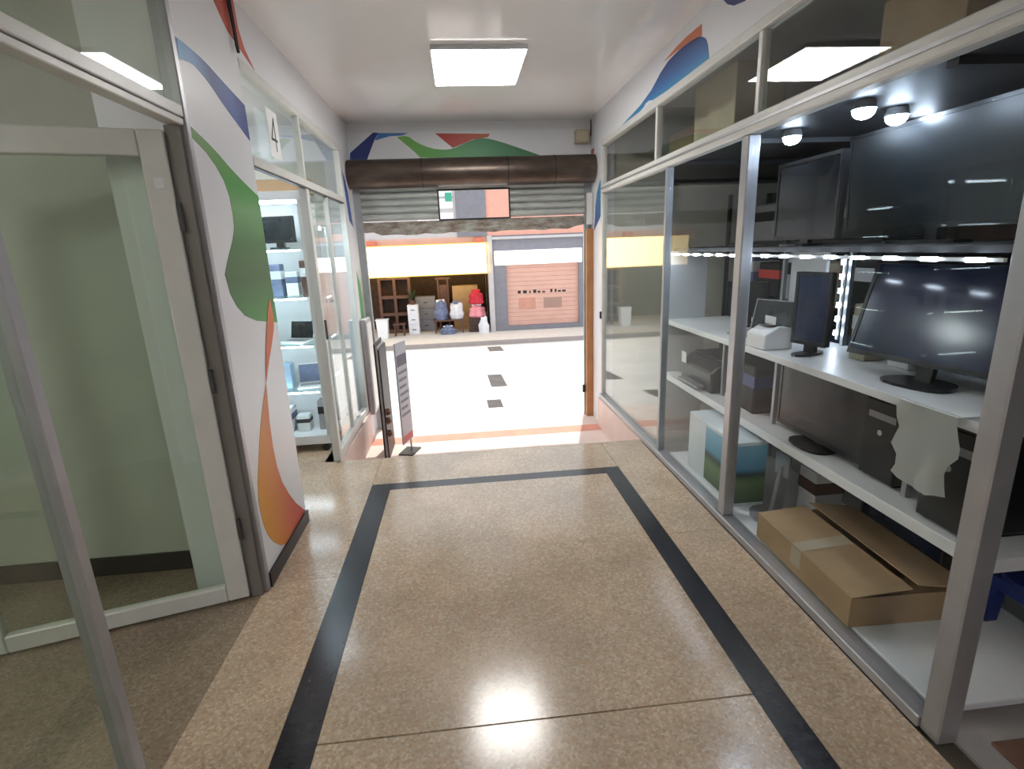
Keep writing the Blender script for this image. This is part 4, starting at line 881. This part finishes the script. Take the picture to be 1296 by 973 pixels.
part('seat', sl, M['brown_wood'], -0.19, 0.19, -0.15, 0.15, 0.36, 0.40)
for sx in (-0.16, 0.12):
    for sy in (-0.13, 0.09): part('leg', sl, M['brown_wood'], sx, sx + 0.04, sy, sy + 0.04, 0, 0.359)
pp = thing('potted_plant', 'dark green potted plant on the white drawer cabinet', 'plant', (-1.60, FY + 0.45, F0 + 0.951))
bm = bmesh.new(); cyl(bm, (0, 0, 0), (0, 0, 0.14), 0.07, 0.09, n=14); part('pot', pp, M['brown_wood'], bm=bm)
bm = bmesh.new(); rr = random.Random(2)
for k in range(26):
    a = rr.uniform(0, 6.28); L = rr.uniform(0.15, 0.42); e = rr.uniform(0.5, 1.4)
    d = Vector((math.cos(a) * math.cos(e), math.sin(a) * math.cos(e), math.sin(e))); s = d.cross(Vector((0, 0, 1))).normalized() * 0.03
    b0 = Vector((0, 0, 0.13)); vs = [bm.verts.new(b0), bm.verts.new(b0 + d * L * .5 + s), bm.verts.new(b0 + d * L), bm.verts.new(b0 + d * L * .5 - s)]; bm.faces.new(vs)
lv = part('leaves', pp, M['green_leaf'], bm=bm); lv['kind'] = 'stuff'
tbl = thing('sales_table', 'dark trestle table under the piled clothes across the street', 'table', (-0.52, FY + 0.35, F0))
part('top', tbl, M['brown_wood'], -0.44, 0.54, -0.28, 0.28, 0.40, 0.44)
for sx in (-0.40, 0.48):
    for sy in (-0.25, 0.21): part('leg', tbl, M['brown_wood'], sx, sx + 0.04, sy, sy + 0.04, 0, 0.399)
def bundle(label, cat, name, loc, size, mat, seed, mat2=None):
    rr = random.Random(seed); bm = bmesh.new(); bmesh.ops.create_icosphere(bm, subdivisions=3, radius=1.0)
    for v in bm.verts:
        n = 1 + 0.16 * math.sin(5 * v.co.x + seed) * math.cos(4 * v.co.y + 2 * seed) + 0.10 * math.sin(9 * v.co.z + seed)
        z = v.co.z
        v.co = Vector((v.co.x * n * size[0] / 2, v.co.y * n * size[1] / 2, max(-0.42, z * n) * size[2] / 1.42 + 0.42 * size[2] / 1.42))
    t = thing(name, label, cat, loc); part('cloth', t, mat, bm=bm, smooth=True)
    bm = bmesh.new(); cyl(bm, (-size[0] * .3, 0, size[2] * .93), (size[0] * .3, 0, size[2] * .95), size[2] * 0.09, n=10); part('fold', t, mat2 or mat, bm=bm, smooth=True)
bundle('dark blue heap of clothes at the left of the table', 'clothes', 'clothes_heap', (-0.70, FY + 0.35, F0 + 0.442), (0.44, 0.46, 0.62), M['cloth_blue'], 1, M['cloth_white'])
bundle('white and grey heap of clothes on the right of the table', 'clothes', 'clothes_heap', (-0.18, FY + 0.35, F0 + 0.442), (0.46, 0.5, 0.55), M['cloth_white'], 2, M['cloth_blue'])
bundle('blue clothes bundle on the ground in front of the table', 'clothes', 'clothes_heap', (-0.5, FY + 0.0, F0 + 0.001), (0.5, 0.4, 0.26), M['cloth_blue'], 5, M['cloth_white'])
part_stand = thing('garment_rack', 'tall brown wooden rack behind the clothes heaps', 'rack', (-0.62, FY + 1.1, F0))
for x in (-0.18, 0.14): part('upright', part_stand, M['brown_wood'], x, x + 0.06, -0.1, 0.1, 0, 1.68)
part('crossbar', part_stand, M['brown_wood'], -0.24, 0.26, -0.1, 0.1, 1.681, 1.75); part('panel', part_stand, M['brown_wood'], -0.119, 0.139, -0.04, 0.04, 0.25, 1.5)
plain_carton('open topped brown carton high behind the red bag across the street', (0.12, FY + 1.2, F0), (0.85, 0.5, 1.45), M['card'])
pk = thing('side_crate', 'dark crate under the red and pink bundles across the street', 'crate', (0.46, FY + 0.3, F0))
for k in range(4): part('slat', pk, M['dark_inside'], -0.28, 0.28, -0.22, -0.2, 0.02 + 0.11 * k, 0.11 + 0.11 * k)
part('body', pk, M['brown_wood'], -0.27, 0.27, -0.199, 0.2, 0, 0.46)
bundle('pink and white bundle on the dark crate', 'bag', 'cloth_bundle', (0.46, FY + 0.25, F0 + 0.462), (0.52, 0.4, 0.42), M['cloth_pink'], 3, M['cloth_white'])
bundle('bright red bundle on top of the pink bundle', 'bag', 'cloth_bundle', (0.46, FY + 0.27, F0 + 0.90), (0.46, 0.34, 0.44), M['cloth_red'], 4)
bundle('small white plastic bag on the floor beside the pillar', 'bag', 'cloth_bundle', (0.66, FY - 0.22, F0 + 0.001), (0.32, 0.3, 0.5), M['cloth_white'], 6)
